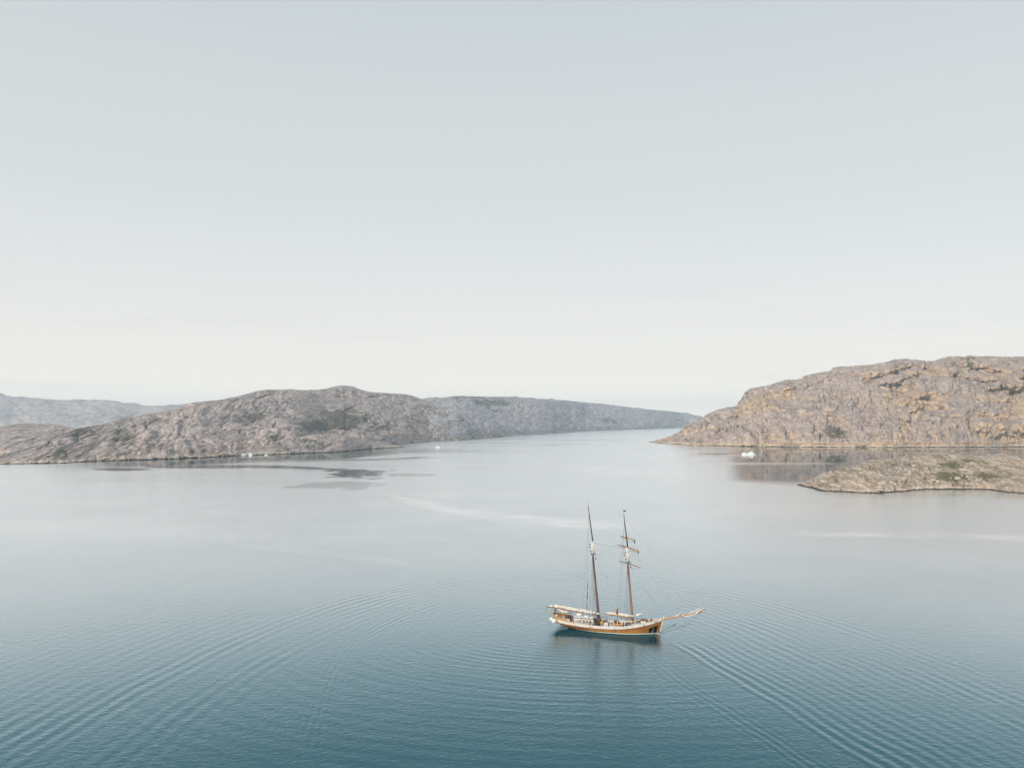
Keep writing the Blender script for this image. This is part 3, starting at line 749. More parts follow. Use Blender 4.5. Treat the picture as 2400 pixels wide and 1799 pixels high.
K = dict(
    hull=hull_wood(),
    white=mat('white_paint', (.70, .685, .66), .45, 0, .4, (.58, .565, .54), 1.5),
    cream=mat('cream_paint', (.74, .66, .54), .5, 0, .3, (.62, .52, .40), 1.5),
    boot=mat('pale_green_boot_paint', (.52, .58, .52), .5, 0, .3, (.36, .42, .37), 1.3),
    bottom=mat('dark_bottom_paint', (.025, .04, .035), .5),
    strake=mat('dark_strake', (.16, .06, .035), .45, 0, .4, (.25, .11, .06), 1.0),
    honey=mat('honey_wood', (.48, .29, .10), .4, 0, .4, (.38, .21, .07), 1.2, (1, 1, 5)),
    deck=mat('deck_planks', (.40, .31, .22), .7, 0, .2, (.30, .225, .16), 1.0, (.6, 6, 1)),
    spar=mat('dark_spar', (.085, .045, .035), .4, 0, .4, (.13, .07, .05), 1.0, (4, 4, .5)),
    topm=mat('black_topmast', (.035, .032, .034), .45, 0, .4),
    brown=mat('brown_spar', (.19, .09, .055), .4, 0, .4, (.28, .14, .085), 1.0, (4, 4, 1)),
    sprit=mat('bowsprit_wood', (.42, .21, .11), .4, 0, .4, (.50, .28, .15), 1.0, (.7, 4, 4)),
    sail=mat('sailcloth', (.68, .645, .60), .85, 0, .1, (.53, .50, .46), 1.1, (1, 1, 1), .5),
    tansail=mat('tan_sailcloth', (.50, .42, .31), .85, 0, .1, (.34, .27, .19), 1.6, (1, 1, 1), .5),
    rope=mat('tarred_rope', (.05, .045, .045), .8),
    prope=mat('pale_rope', (.42, .36, .28), .8),
    black=mat('black_iron', (.014, .015, .016), .5),
    iron=mat('grey_iron', (.30, .31, .32), .4, .5),
    glass=mat('window_glass', (.02, .03, .035), .08, 0, .6),
    roof=mat('pale_blue_roof', (.50, .58, .66), .5, 0, .3, (.62, .67, .70), 1.2),
    green=mat('dark_green_canvas', (.018, .04, .04), .7, 0, .2, (.03, .06, .055)),
    redb=mat('red_brown_cloth', (.16, .075, .055), .8, 0, .2, (.11, .045, .035), 2.5, (1, 1, 1), .5),
    red=mat('red_bunting', (.62, .045, .06), .8, 0, .1),
    orange=mat('orange_varnish', (.52, .22, .055), .45, 0, .4, (.42, .16, .04), 1.5),
    grey=mat('grey_canvas', (.36, .37, .38), .8, 0, .2, (.50, .50, .49), 1.8, (1, 1, 1), .4),
    hivis=mat('yellow_jacket', (.62, .66, .07), .7), dark=mat('dark_jacket', (.02, .025, .03), .7),
    pale=mat('pale_trousers', (.55, .57, .58), .8), skin=mat('skin', (.50, .30, .21), .6), hair=mat('dark_hair', (.03, .02, .015), .7),
    yellow=mat('yellow_float', (.68, .60, .12), .6), blue=mat('blue_cloth', (.08, .16, .32), .8),
)
SHIP_C = Vector((21.67, 180.5, 0.0)); SHIP_A = R(-16.0)
SHIP_M = Matrix.Translation(SHIP_C) @ Matrix.Rotation(SHIP_A, 4, 'Z')
ship = bpy.data.objects.new('sailing_ship', None); COL.objects.link(ship)
ship.matrix_world = SHIP_M
tag(ship, 'two-masted wooden sailing ship with varnished hull, white bulwark and furled sails', 'ship')
def mesh_obj(name, bm, m, parent=None, smooth=False, mats=None):
    me = bpy.data.meshes.new(name)
    bmesh.ops.recalc_face_normals(bm, faces=bm.faces[:])
    bm.to_mesh(me); bm.free()
    for q in (mats or [m]): me.materials.append(q)
    if smooth:
        for p in me.polygons: p.use_smooth = True
    o = bpy.data.objects.new(name, me); COL.objects.link(o)
    if parent is not None: o.parent = parent
    return o
def box(bm, x0, x1, y0, y1, z0, z1, bev=0.0, mi=0):
    vs = [bm.verts.new((x, y, z)) for x in (x0, x1) for y in (y0, y1) for z in (z0, z1)]
    fs = []
    for f in ((0, 1, 3, 2), (4, 6, 7, 5), (0, 4, 5, 1), (2, 3, 7, 6), (0, 2, 6, 4), (1, 5, 7, 3)):
        fc_ = bm.faces.new([vs[i] for i in f]); fc_.material_index = mi; fs.append(fc_)
    if bev:
        es = list({e for f in fs for e in f.edges})
        bmesh.ops.bevel(bm, geom=es, offset=bev, segments=2, affect='EDGES', profile=.5)
    return vs
def tube(bm, pts, rads, n=8, cap=True, wob=0.0, seed=0.0, mi=0, flat=1.0):
    pts = [Vector(p) for p in pts]
    if not hasattr(rads, '__len__'): rads = [rads] * len(pts)
    rings = []
    for i, p in enumerate(pts):
        a = pts[max(0, i - 1)]; b = pts[min(len(pts) - 1, i + 1)]
        t = (b - a).normalized()
        up = Vector((0, 0, 1)) if abs(t.z) < .9 else Vector((1, 0, 0))
        s = t.cross(up).normalized(); u = s.cross(t).normalized()
        ring = []
        for k in range(n):
            ang_ = 2 * math.pi * k / n
            r = rads[i]
            if wob: r *= 1 + wob * float(perlin(np.array(i * .55 + seed), np.array(math.cos(ang_) * 1.1), np.array(math.sin(ang_) * 1.1 + seed)))
            ring.append(bm.verts.new(p + (s * math.cos(ang_) * flat + u * math.sin(ang_)) * r))
        rings.append(ring)
    for a, b in zip(rings[:-1], rings[1:]):
        for k in range(n):
            f = bm.faces.new((a[k], a[(k + 1) % n], b[(k + 1) % n], b[k])); f.material_index = mi; f.smooth = True
    if cap:
        bm.faces.new(rings[0][::-1]).material_index = mi; bm.faces.new(rings[-1]).material_index = mi
def lerp(a, b, t): return Vector(a) * (1 - t) + Vector(b) * t
def line(a, b, n): return [lerp(a, b, i / (n - 1)) for i in range(n)]
def ball(bm, c, r, sub=2, sz=(1, 1, 1)):
    res = bmesh.ops.create_icosphere(bm, subdivisions=sub, radius=r)
    for v in res['verts']:
        v.co = Vector((v.co.x * sz[0] + c[0], v.co.y * sz[1] + c[1], v.co.z * sz[2] + c[2]))
        for f in v.link_faces: f.smooth = True
def P_(name, m, parent=ship, smooth=False):
    class B:
        def __enter__(s): s.bm = bmesh.new(); return s.bm
        def __exit__(s, *a): s.o = mesh_obj(name, s.bm, m, parent, smooth)
    return B()
def islands(bm):
    bm.verts.ensure_lookup_table(); bm.verts.index_update()
    seen = [-1] * len(bm.verts); k = 0
    for v in bm.verts:
        if seen[v.index] >= 0: continue
        st = [v]; seen[v.index] = k
        while st:
            w = st.pop()
            for e in w.link_edges:
                o = e.other_vert(w)
                if seen[o.index] < 0: seen[o.index] = k; st.append(o)
        k += 1
    return seen, k
KEEP_WHOLE = {'hull', 'boot_stripe', 'bottom', 'bulwark', 'stern_bulwark', 'deck'}
def part(name, m, fn, parent=ship, smooth=False, names=None):
    """one mesh for each separate piece; with names, the later pieces become children of the first"""
    bm = bmesh.new(); fn(bm)
    if name in KEEP_WHOLE: return mesh_obj(name, bm, m, parent, smooth)
    seen, k = islands(bm)
    if k == 1: return mesh_obj(name, bm, m, parent, smooth)
    first = None
    for i in range(k):
        b2 = bm.copy(); b2.verts.ensure_lookup_table()
        bmesh.ops.delete(b2, geom=[v for v, q in zip(list(b2.verts), seen) if q != i], context='VERTS')
        nm = name if not names else names[min(i, len(names) - 1)]
        o = mesh_obj(nm, b2, m, parent if (first is None or not names) else first, smooth)
        if first is None: first = o
    bm.free()
    return first

# hull lines
def rail_z(X):
    return float(np.interp(X, [-12.8, -11, -9, -7.5, -5, -2, 0, 2, 4, 6, 8, 10, 11.5, 12.9], [2.25, 2.08, 1.93, 1.84, 1.72, 1.65, 1.64, 1.70, 1.84, 2.08, 2.44, 2.90, 3.32, 3.85]))
def plan(u):
    b = 1.0
    if u > .52: b = 1 - ((u - .52) / .48) ** 2.3
    if u < .42: b = 1 - 0.48 * ((.42 - u) / .42) ** 2.0
    b *= math.sqrt(min(1, u / .05)) if u < .05 else 1
    return max(b, 0)
def hp(u, z, side, off=0.0):
    xb = 11.75 + 0.28 * z if z > 0 else 11.75 + .9 * z
    xs = np.interp(z, [-1.6, -.5, 0, .25, .55, .9, 1.3, 3.5], [-6.0, -6.9, -7.6, -8.5, -9.9, -11.3, -12.1, -12.8])
    X = xs + (xb - xs) * u
    fine = 1 + 0.35 * max(0.0, 1.6 - z) * (0.6 if u > .5 else 1.1)
    b = 3.05 * plan(u) ** fine
    b *= float(np.interp(z, [-1.6, -.6, 0, .8, 1.8, 4], [.25, .78, .90, .97, 1.0, 1.02]))
    n = Vector((0, side, 0))
    return Vector((X, side * (b + off), z))
US = [0, .004, .012, .025, .045, .07] + list(np.linspace(.10, .92, 34)) + [.945, .965, .98, .992, 1.0]
def strip(bm, zlo, zhi, off=0.0, nz=4, u0=0.0, u1=1.0):
    us = [u for u in US if u0 <= u <= u1]
    if us[0] != u0: us = [u0] + us
    if us[-1] != u1: us.append(u1)
    for side in (-1, 1):
        prev = None
        for u in us:
            X0 = -12.3 + 24.9 * u
            a = zlo(X0); b = zhi(X0)
            row = [bm.verts.new(hp(u, a + (b - a) * k / nz, side, off)) for k in range(nz + 1)]
            if prev:
                for k in range(nz):
                    f = bm.faces.new((prev[k], row[k], row[k + 1], prev[k + 1])); f.smooth = True
            prev = row
BW = 0.60   # height of the bulwark
hull = part('hull', K['hull'], lambda bm: strip(bm, lambda X: .40, lambda X: rail_z(X) - BW, 0, 6), smooth=True)
part('boot_stripe', K['boot'], lambda bm: strip(bm, lambda X: .14, lambda X: .40, .012, 2), hull)
part('bottom', K['bottom'], lambda bm: strip(bm, lambda X: -1.6, lambda X: .14, 0, 4), hull)
def bul(bm):
    strip(bm, lambda X: rail_z(X) - BW, lambda X: rail_z(X), .02, 3)
    strip(bm, lambda X: rail_z(X) - BW - .02, lambda X: rail_z(X), -.11, 1)
bulwark = part('bulwark', K['white'], bul)
def rail_pts(off, dz, side, u0=0.0, u1=1.0, n=60):
    out = []
    for i in range(n):
        u = u0 + (u1 - u0) * i / (n - 1)
        X0 = -12.3 + 24.9 * u
        out.append(hp(u, rail_z(X0) + dz, side, off))
    return out
for s in (-1, 1):
    part('rubbing_strake', K['strake'], lambda bm: tube(bm, rail_pts(.03, -BW, s), .07, 6), smooth=True)
    part('cap_rail', K['white'], lambda bm: tube(bm, rail_pts(-.045, .02, s), .075, 6, flat=1.5), bulwark, smooth=True)
part('deck', K['deck'], lambda bm: [bm.faces.new([bm.verts.new(v) for v in (hp(a, rail_z(-12.3 + 24.9 * a) - BW + .02, -1, -.09), hp(b, rail_z(-12.3 + 24.9 * b) - BW + .02, -1, -.09),
                                                                      hp(b, rail_z(-12.3 + 24.9 * b) - BW + .02, 1, -.09), hp(a, rail_z(-12.3 + 24.9 * a) - BW + .02, 1, -.09))])
                                  for a, b in zip(US[2:-3], US[3:-2])])
# raised stern bulwark in honey coloured wood
def hz_(X): return rail_z(X) + float(np.interp(X, [-12.6, -11.5, -9.5, -6.6], [1.0, .78, .50, 0.0]))
def sternb(bm):
    strip(bm, lambda X: rail_z(X) + .03, hz_, 0.0, 2, 0, .23)
    strip(bm, lambda X: rail_z(X) + .03, hz_, -.09, 1, 0, .23)
sb = part('stern_bulwark', K['honey'], sternb, smooth=True)
for s in (-1, 1):
    part('cap_rail', K['honey'], lambda bm: tube(bm, [hp(u, hz_(-12.3 + 24.9 * u) + .02, s, -.04) for u in np.linspace(0, .23, 24)], .07, 6, flat=1.4), sb, smooth=True)
    part('boomkin', K['honey'], lambda bm: tube(bm, [(-11.8, s * .8, 2.95), (-13.3, s * .5, 3.2)], [.11, .08], 8), smooth=True)
# stem post
part('stem', K['cream'], lambda bm: tube(bm, [hp(1, z, 1) + Vector((.06, 0, 0)) for z in (-.5, .3, 1, 2, 3)] + [Vector((12.86, 0, 3.7)), Vector((12.9, 0, 4.25))], [.12, .12, .12, .13, .14, .14, .10], 6, flat=.9))
# rudder
part('rudder', K['bottom'], lambda bm: box(bm, -9.0, -8.2, -.06, .06, -1.4, .5, .03))
# scuppers and hawse holes
def xs_on_side(X, z, off=.03):
    lo, hi = 0.0, 1.0
    for _ in range(30):
        m_ = (lo + hi) / 2
        if hp(m_, z, -1).x < X: lo = m_
        else: hi = m_
    return hp(lo, z, -1, off), hp(min(lo + .01, 1), z, -1, off)
def scup(X, dz, w, h):
    z = rail_z(X) + dz
    for s in (-1, 1):
        a, b = xs_on_side(X, z)
        t = (b - a).normalized()
        bm = bmesh.new()
        ring = [a + t * math.cos(k * math.pi / 5) * w + Vector((0, 0, math.sin(k * math.pi / 5) * h)) for k in range(10)]
        n = Vector((t.y, -t.x, 0))
        lo_ = [bm.verts.new(p - n * .05) for p in ring]; up_ = [bm.verts.new(p + n * .02) for p in ring]
        bm.faces.new(up_)
        for k in range(10): bm.faces.new((lo_[k], lo_[(k + 1) % 10], up_[(k + 1) % 10], up_[k]))
        if s > 0:
            for v in bm.verts: v.co.y = -v.co.y
        mesh_obj('scupper' if w < .17 else 'hawse_hole', bm, K['black'], bulwark)
for X in (-11.0, -3.3, 2.3, 8.6): scup(X, -.36, .13, .085)
scup(11.2, -.38, .18, .13); scup(10.75, -.22, .16, .05); scup(11.5, -.20, .14, .05)
# iron plate under the anchor, anchor and its shank
def plate(bm):
    for s in (-1, 1):
        q = []
        for X, z in ((9.6, .45), (11.15, .45), (11.75, 2.1), (11.0, 2.0), (10.2, 1.7), (9.75, 1.5)):
            a, b = xs_on_side(X, z, .035); a = a.copy(); a.y *= -s
            q.append(bm.verts.new(a))
        if s > 0: q = q[::-1]
        f = bm.faces.new(q)
    ex = bmesh.ops.solidify(bm, geom=bm.faces[:], thickness=.03)
part('anchor_plate', K['black'], plate)
def anchor(bm, s=-1):
    a, b = xs_on_side(10.6, 1.2, .12)
    y = a.y * -s
    tube(bm, [(10.5, y, .55), (10.62, y, 1.6)], .05, 6)
    tube(bm, [(10.2, y - .05, .85), (10.35, y - .03, .58), (10.5, y, .52), (10.68, y - .03, .6), (10.8, y - .05, .88)], .055, 6)
    tube(bm, [(10.62, y, 1.6), (10.9, y * .9, 2.6)], .03, 5)
part('anchor', K['iron'], anchor, names=['anchor', 'fluke', 'chain'])

# masts: lower mast, doubling, topmast
def mastpt(b, t, z):
    k = (z - b[1]) / (t[1] - b[1]); return Vector((b[0] + (t[0] - b[0]) * k, 0, z))
MB_, MT_ = (-1.70, 1.2), (-4.30, 28.3)
FB_, FT_ = (6.00, 1.5), (3.90, 26.5)
for nm, B0, T0, z1, z2, lowm in (('main_mast', MB_, MT_, 17.3, 20.2, 'spar'), ('fore_mast', FB_, FT_, 15.8, 19.1, 'brown')):
    P = lambda z: mastpt(B0, T0, z)
    m0 = part(nm, K[lowm], lambda bm: tube(bm, [P(B0[1]), P(4), P(z1 - .4)], [.29, .27, .19], 12), smooth=True)
    part('mast_doubling', K['white'], lambda bm: (tube(bm, [P(z1 - .4), P(z2)], [.19, .16], 10), tube(bm, [P(z1) + Vector((.34, 0, 0)), P(z2) + Vector((.30, 0, 0))], [.14, .14], 10),
                                                 box(bm, P(z2).x - .18, P(z2).x + .5, -.2, .2, z2 - .1, z2 + .12, .02)), m0, smooth=False)
    part('crosstree', K['topm'], lambda bm: (tube(bm, [P(z1) + Vector((-.1, -1.15, .05)), P(z1) + Vector((.15, 0, .05)), P(z1) + Vector((-.1, 1.15, .05))], .06, 6),
                                            tube(bm, [P(z1) + Vector((-.5, .0, .1)), P(z1) + Vector((.8, 0, .1))], .06, 6), box(bm, P(z1).x - .3, P(z1).x + .6, -.35, .35, z1 - .05, z1 + .02)), m0)
    part('topmast', K['topm'], lambda bm: tube(bm, [P(z2) + Vector((.30, 0, 0)), P((z2 + T0[1]) / 2) + Vector((.15, 0, 0)), P(T0[1])], [.14, .11, .065], 8), m0, smooth=True)
    part('mast_truck', K['topm'], lambda bm: (ball(bm, P(T0[1] + .05), .13, 1), tube(bm, [P(T0[1]), P(T0[1] + 1.2)], .02, 4)), m0)
    part('mast_hoop', K['sail'], lambda bm: tube(bm, [P(3.6), P(4.0)], [.36, .34], 10), m0, smooth=True)
    part('mast_hoop', K['sail'], lambda bm: tube(bm, [P(2.5), P(2.65)], [.36, .36], 10), m0, smooth=True)
    part('mast_block', K['topm'], lambda bm: [ball(bm, P(z1 + dz) + Vector((dx, dy, 0)), .15, 1, (1, .7, 1.3)) for dx, dy, dz in ((-.55, -.3, 1.7), (-.45, .3, .6), (-.35, -.2, 2.3), (.6, .1, -1.0))], m0)
    # pin rail round the foot
    part('fife_rail', K['cream'], lambda bm: [tube(bm, [P(B0[1]) + Vector((a, b, 0)), P(B0[1]) + Vector((a, b, 1.15))], .07, 6) for a in (-.75, .75) for b in (-.8, .8)] +
         [tube(bm, [P(B0[1]) + Vector((a, -.95, 1.0)), P(B0[1]) + Vector((a, .95, 1.0))], .06, 6) for a in (-.75, .75)], m0)
P = lambda z: mastpt(FB_, FT_, z)
part('wind_vane', K['topm'], lambda bm: (tube(bm, [P(26.5), P(27.6)], .025, 4), box(bm, P(27.2).x - .05, P(27.2).x + .45, -.015, .015, 27.3, 27.65)), smooth=False)

# main boom, fore boom and their furled sails
mb_a, mb_b = Vector((-2.05, 0, 3.35)), Vector((-14.2, -.05, 4.60))
boom = part('main_boom', K['brown'], lambda bm: tube(bm, line(mb_a, mb_b, 6), [.12, .15, .16, .15, .13, .09], 10), smooth=True)
g_a, g_b = mb_a + Vector((-.2, .35, .45)), Vector((-11.2, .4, 4.7))
part('gaff', K['brown'], lambda bm: tube(bm, line(g_a, g_b, 5), [.11, .13, .12, .10, .07], 8), boom, smooth=True)
def furl(a, b, r0, r1, seed, sag=0.0, n=34):
    def f(bm):
        pts = []; rr = []
        for i in range(n):
            t = i / (n - 1)
            p = lerp(a, b, t); p.z += -sag * math.sin(t * math.pi) + .03 * math.sin(i * .5 + seed); p.y += .04 * math.sin(i * .37 + seed)
            e = min(1, t * 9 + .35, (1 - t) * 9 + .35)
            pts.append(p); rr.append((r0 + (r1 - r0) * t) * e * (1 + .07 * math.sin(i * .9 + seed) + .05 * math.sin(i * 2.3 + seed)))
        tube(bm, pts, rr, 12, True, .45, seed)
    return f
part('furled_sail', K['sail'], furl(mb_a + Vector((-.35, -.05, .48)), mb_b + Vector((1.7, -.03, .34)), .44, .36, 1.0, n=48), boom, smooth=True)
part('furled_sail', K['sail'], furl(mb_b + Vector((1.6, 0, .30)), mb_b + Vector((.5, 0, .22)), .26, .16, 4.0, n=10), boom, smooth=True)
part('sail_fold', K['sail'], furl(Vector((-11.4, -.25, 4.15)), Vector((-9.0, -.28, 3.72)), .20, .24, 7.0, .12, 14), boom, smooth=True)
part('sail_gasket', K['prope'], lambda bm: [tube(bm, [lerp(mb_a, mb_b, t) + Vector((0, y, z)) for y, z in ((-.47, .42), (-.3, .86), (.3, .86), (.47, .42), (.1, -.16), (-.1, -.16), (-.47, .42))], .028, 4, False) for t in np.linspace(.1, .86, 9)], boom)
fb_a, fb_b = Vector((5.75, 0, 3.35)), Vector((-.75, .1, 3.75))
fboom = part('fore_boom', K['brown'], lambda bm: tube(bm, line(fb_a, fb_b, 5), [.11, .13, .13, .12, .08], 10), smooth=True)
part('furled_sail', K['sail'], furl(fb_a + Vector((-.2, -.02, .42)), fb_b + Vector((.5, 0, .28)), .38, .30, 2.4), fboom, smooth=True)
part('gaff', K['honey'], lambda bm: tube(bm, line(fb_a + Vector((-.1, -.34, .10)), fb_b + Vector((1.2, -.3, .16)), 4), [.1, .11, .1, .07], 8), fboom, smooth=True)
part('sail_gasket', K['prope'], lambda bm: [tube(bm, [lerp(fb_a, fb_b, t) + Vector((0, y, z)) for y, z in ((-.30, .33), (-.2, .64), (.2, .64), (.3, .33), (0, -.14), (-.30, .33))], .026, 4, False) for t in np.linspace(.1, .86, 6)], fboom)
part('staysail_bundle', K['sail'], furl(Vector((6.6, .3, 3.9)), Vector((8.3, .5, 4.3)), .30, .16, 5.0, n=10), smooth=True)
# square-sail yards on the fore mast, braced round
def yard(z, ang_deg, half, r, sail=None, dx=.35, tilt=0.0, sag=.0):
    c = P(z) + Vector((dx, 0, 0))
    a_ = R(ang_deg) - SHIP_A         # world bearing turned into the ship's frame
    d = Vector((math.sin(R(ang_deg)), -math.cos(R(ang_deg)), 0)); d.rotate(Matrix.Rotation(-SHIP_A, 3, 'Z'))
    a = c - d * half + Vector((0, 0, tilt * half)); b = c + d * half - Vector((0, 0, tilt * half))
    y = part('yard', K['brown'], lambda bm: tube(bm, line(a, b, 7), [r * .5, r * .8, r, r, r, r * .8, r * .5], 8), smooth=True)
    if sail:
        part('furled_sail', K['tansail'], furl(lerp(a, b, .04) + Vector((0, 0, -.10)), lerp(a, b, .46) + Vector((0, 0, -.16)), .10, .17, z, .04, 14), y, smooth=True)
        part('furled_sail', K['tansail'], furl(lerp(a, b, .54) + Vector((0, 0, -.16)), lerp(a, b, .97) + Vector((0, 0, -.26)), .17, .20, z + 2, sag, 16), y, smooth=True)
        part('sail_end', K['topm'], lambda bm: tube(bm, [lerp(a, b, .97) + Vector((0, 0, -.05)), lerp(a, b, .985) + Vector((.05, 0, -.55)), lerp(a, b, .96) + Vector((0, 0, -.95))], [.10, .12, .06], 6), y)
    part('footrope', K['rope'], lambda bm: tube(bm, [lerp(a, b, t) + Vector((0, 0, -.75 * math.sin(t * math.pi) ** .5)) for t in np.linspace(0.02, .98, 12)], .022, 4, False), y)
    return a, b
ya = yard(15.45, 28, 4.1, .12, None, tilt=.02)
yb = yard(19.2, 27, 4.0, .13, True, tilt=.03)
yc = yard(21.4, 27, 2.9, .11, True, tilt=.02, sag=-.1)
# bowsprit with its bundled headsails and striker
bs = lambda X: Vector((X, 0, 3.56 + (X - 12.9) * .26))
spr = part('bowsprit', K['sprit'], lambda bm: tube(bm, [bs(9.3), bs(11), bs(12.9), bs(17), bs(21.9)], [.23, .23, .22, .19, .11], 12), smooth=True)
part('sprit_band', K['white'], lambda bm: (tube(bm, [bs(17.0), bs(17.25)], .26, 12), tube(bm, [bs(21.5), bs(21.7)], .16, 10)), spr)
def jibs(a, b, hgt, seed, n=12):
    def f(bm):
        for j in range(3):
            pts = []; rr = []
            for i in range(n):
                t = i / (n - 1)
                p = lerp(a, b, t) + Vector((0, (j - 1) * .16, .18 + hgt * (t ** 1.6) * (1 - .28 * j)))
                pts.append(p); rr.append(.17 * min(1, .3 + 4 * t, 1.25 - t * .8))
            tube(bm, pts, rr, 9, True, .5, seed + j * 3)
    return f
part('furled_jib', K['sail'], jibs(bs(18.3), bs(20.8), .85, 1.0), spr, smooth=True)
part('furled_jib', K['sail'], jibs(bs(19.8), bs(21.7), .65, 3.0), spr, smooth=True)
part('furled_jib', K['sail'], jibs(bs(15.4), bs(16.8), .45, 5.0, 9), spr, smooth=True)
part('furled_jib', K['sail'], furl(bs(17.3) + Vector((0, -.22, -.18)), bs(20.4) + Vector((0, -.2, .05)), .10, .14, 3.3, .25, 14), spr, smooth=True)
striker_end = Vector((17.85, -.55, 2.55))
part('dolphin_striker', K['iron'], lambda bm: tube(bm, [bs(17.1) + Vector((0, 0, -.15)), striker_end], [.075, .06], 8), spr, smooth=True)
part('striker_tip', K['white'], lambda bm: ball(bm, striker_end, .13, 1), spr)
# rigging, each line a part of its own
def stay(a, b, r=.022, nm='stay', m='rope', sag=0.0):
    return part(nm, K[m], lambda bm: tube(bm, [lerp(a, b, t) - Vector((0, 0, sag * 4 * t * (1 - t))) for t in np.linspace(0, 1, 2 if not sag else 8)], r, 4, False))
wl = hp(1, .12, 1)
stay(wl, striker_end, .03, 'bobstay'); stay(striker_end, bs(21.1), .02, 'bobstay')
stay(Vector((12.0, -.9, 1.9)), striker_end, .02, 'bobstay')
stay(wl + Vector((0, -.1, .1)), Vector((15.4, -.9, 2.75)), .035, 'anchor_tackle')
part('tackle_block', K['black'], lambda bm: tube(bm, [(15.0, -.85, 2.55), (15.5, -.92, 2.8)], .09, 6))
stay(P(25.8), bs(21.1), .009, 'forestay'); stay(P(19.2), bs(20.4), .009, 'forestay'); stay(P(19.0), bs(17.2), .009, 'forestay'); stay(P(15.8), bs(12.9) + Vector((0, 0, .2)), .012, 'forestay')
PM = lambda z: mastpt(MB_, MT_, z); PF = P
stay(PM(20.0), PF(19.3), .014, 'triatic_stay', sag=.25); stay(PM(17.4), PF(3), .008, 'mainstay')
def shrouds(Pm, zt, xs, r=.02):
    for s in (-1, 1):
        for X in xs:
            z = rail_z(X)
            stay(Pm(zt) + Vector((0, s * .15, 0)), Vector((X, s * (abs(xs_on_side(X, z)[0].y)), z - .1)), r, 'shroud')
            part('deadeye', K['topm'], lambda bm: tube(bm, [Vector((X, s * abs(xs_on_side(X, z)[0].y), z + .05)), lerp(Vector((X, s * abs(xs_on_side(X, z)[0].y), z)), Pm(zt), .05)], .06, 6))
shrouds(PM, 17.3, (-1.9, -2.7, -3.5)); shrouds(PF, 15.8, (5.8, 5.0, 4.2))
for s in (-1, 1):
    stay(PM(26.5), Vector((-5.2, s * 2.9, 1.7)), .014, 'backstay'); stay(PF(25), Vector((2.6, s * 2.95, 1.7)), .014, 'backstay')
    stay(PM(17.2) + Vector((0, s * 1.2, .1)), PM(26.8), .012, 'topmast_shroud'); stay(PF(15.8) + Vector((0, s * 1.2, .1)), PF(25.4), .012, 'topmast_shroud')
    stay((ya, yb, yc)[1][(1 - s) // 2], PM(16.6), .010, 'brace')
stay(PM(17.6), mb_b + Vector((.3, 0, .1)), .008, 'topping_lift'); stay(PM(15.5), g_b, .006, 'topping_lift')
stay(mb_b + Vector((.1, 0, -.1)), Vector((-14.2, -.1, 3.5)), .03, 'mainsheet'); stay(mb_b + Vector((2.2, 0, -.1)), Vector((-11.8, -.2, 3.1)), .05, 'mainsheet')
stay(Vector((-13.2, -.5, 3.2)), Vector((-13.1, -.6, .0)), .018, 'stern_line')
# rolled burgees hauled up beside the main mast
part('halyard_roll', K['redb'], lambda bm: (tube(bm, [(-4.55, -.6, 4.7), (-4.5, -.6, 6.2)], .07, 6), tube(bm, [(-4.45, -.6, 7.0), (-4.35, -.6, 8.7)], .09, 6), tube(bm, [(-4.32, -.6, 9.5), (-4.3, -.6, 10.6)], .06, 6)))
stay((-4.6, -.6, 3.2), (-4.25, -.6, 11.6), .018, 'halyard')
part('halyard_roll', K['redb'], lambda bm: (tube(bm, [PM(6) + Vector((-.5, -.2, 0)), PM(9.5) + Vector((-.42, -.2, 0))], .05, 6),))

# deckhouse
dz0 = 1.06
dhx0, dhx1, dhy, dht = -7.4, -3.0, 1.25, 2.72
dh = part('deckhouse', K['white'], lambda bm: box(bm, dhx0, dhx1, -dhy, dhy, dz0, dht, .03))
def roofm(bm):
    n = 8; rows = []
    for X in (dhx0 - .15, dhx1 + .15):
        rows.append([bm.verts.new((X, -dhy - .12 + (2 * dhy + .24) * k / n, dht + .03 + .16 * math.sin(math.pi * k / n))) for k in range(n + 1)])
        rows.append([bm.verts.new((X, -dhy - .12 + (2 * dhy + .24) * k / n, dht + .10 + .16 * math.sin(math.pi * k / n))) for k in range(n + 1)])
    a0, a1, b0, b1 = rows
    for k in range(n):
        bm.faces.new((a1[k], a1[k + 1], b1[k + 1], b1[k])); bm.faces.new((a0[k], b0[k], b0[k + 1], a0[k + 1]))
        bm.faces.new((a0[k], a0[k + 1], a1[k + 1], a1[k])); bm.faces.new((b0[k], b1[k], b1[k + 1], b0[k + 1]))
    bm.faces.new((a0[0], a1[0], b1[0], b0[0])); bm.faces.new((a0[n], b0[n], b1[n], a1[n]))
part('roof', K['roof'], roofm, dh)
part('roof_edge', K['strake'], lambda bm: (box(bm, dhx0 - .18, dhx1 + .18, -dhy - .18, -dhy - .125, dht - .02, dht + .09), box(bm, dhx0 - .18, dhx1 + .18, dhy + .125, dhy + .18, dht - .02, dht + .09)), dh)
for i, X in enumerate((-5.95, -5.05, -4.25, -3.5)):
    def win(bm, w=.17, s=-1):
        for s in (-1, 1):
            pts_ = [(-w, 1.72), (w, 1.72)] + [(w * math.cos(a), 2.2 + w * math.sin(a)) for a in np.linspace(0, math.pi, 7)]
            f0 = [bm.verts.new((X + p, s * (dhy + .012), q)) for p, q in pts_]; f1 = [bm.verts.new((X + p, s * (dhy - .05), q)) for p, q in pts_]
            bm.faces.new(f0)
            for k in range(len(f0)): bm.faces.new((f0[k], f0[(k + 1) % len(f0)], f1[(k + 1) % len(f0)], f1[k]))
    w_ = part('window', K['glass'], win, dh)
for X in (-6.5, -5.5, -4.65, -3.85): part('batten', K['brown'], lambda bm: [box(bm, X - .035, X + .035, s * dhy - .03, s * dhy + .03, 1.15, dht - .03) for s in (-1, 1)], dh)
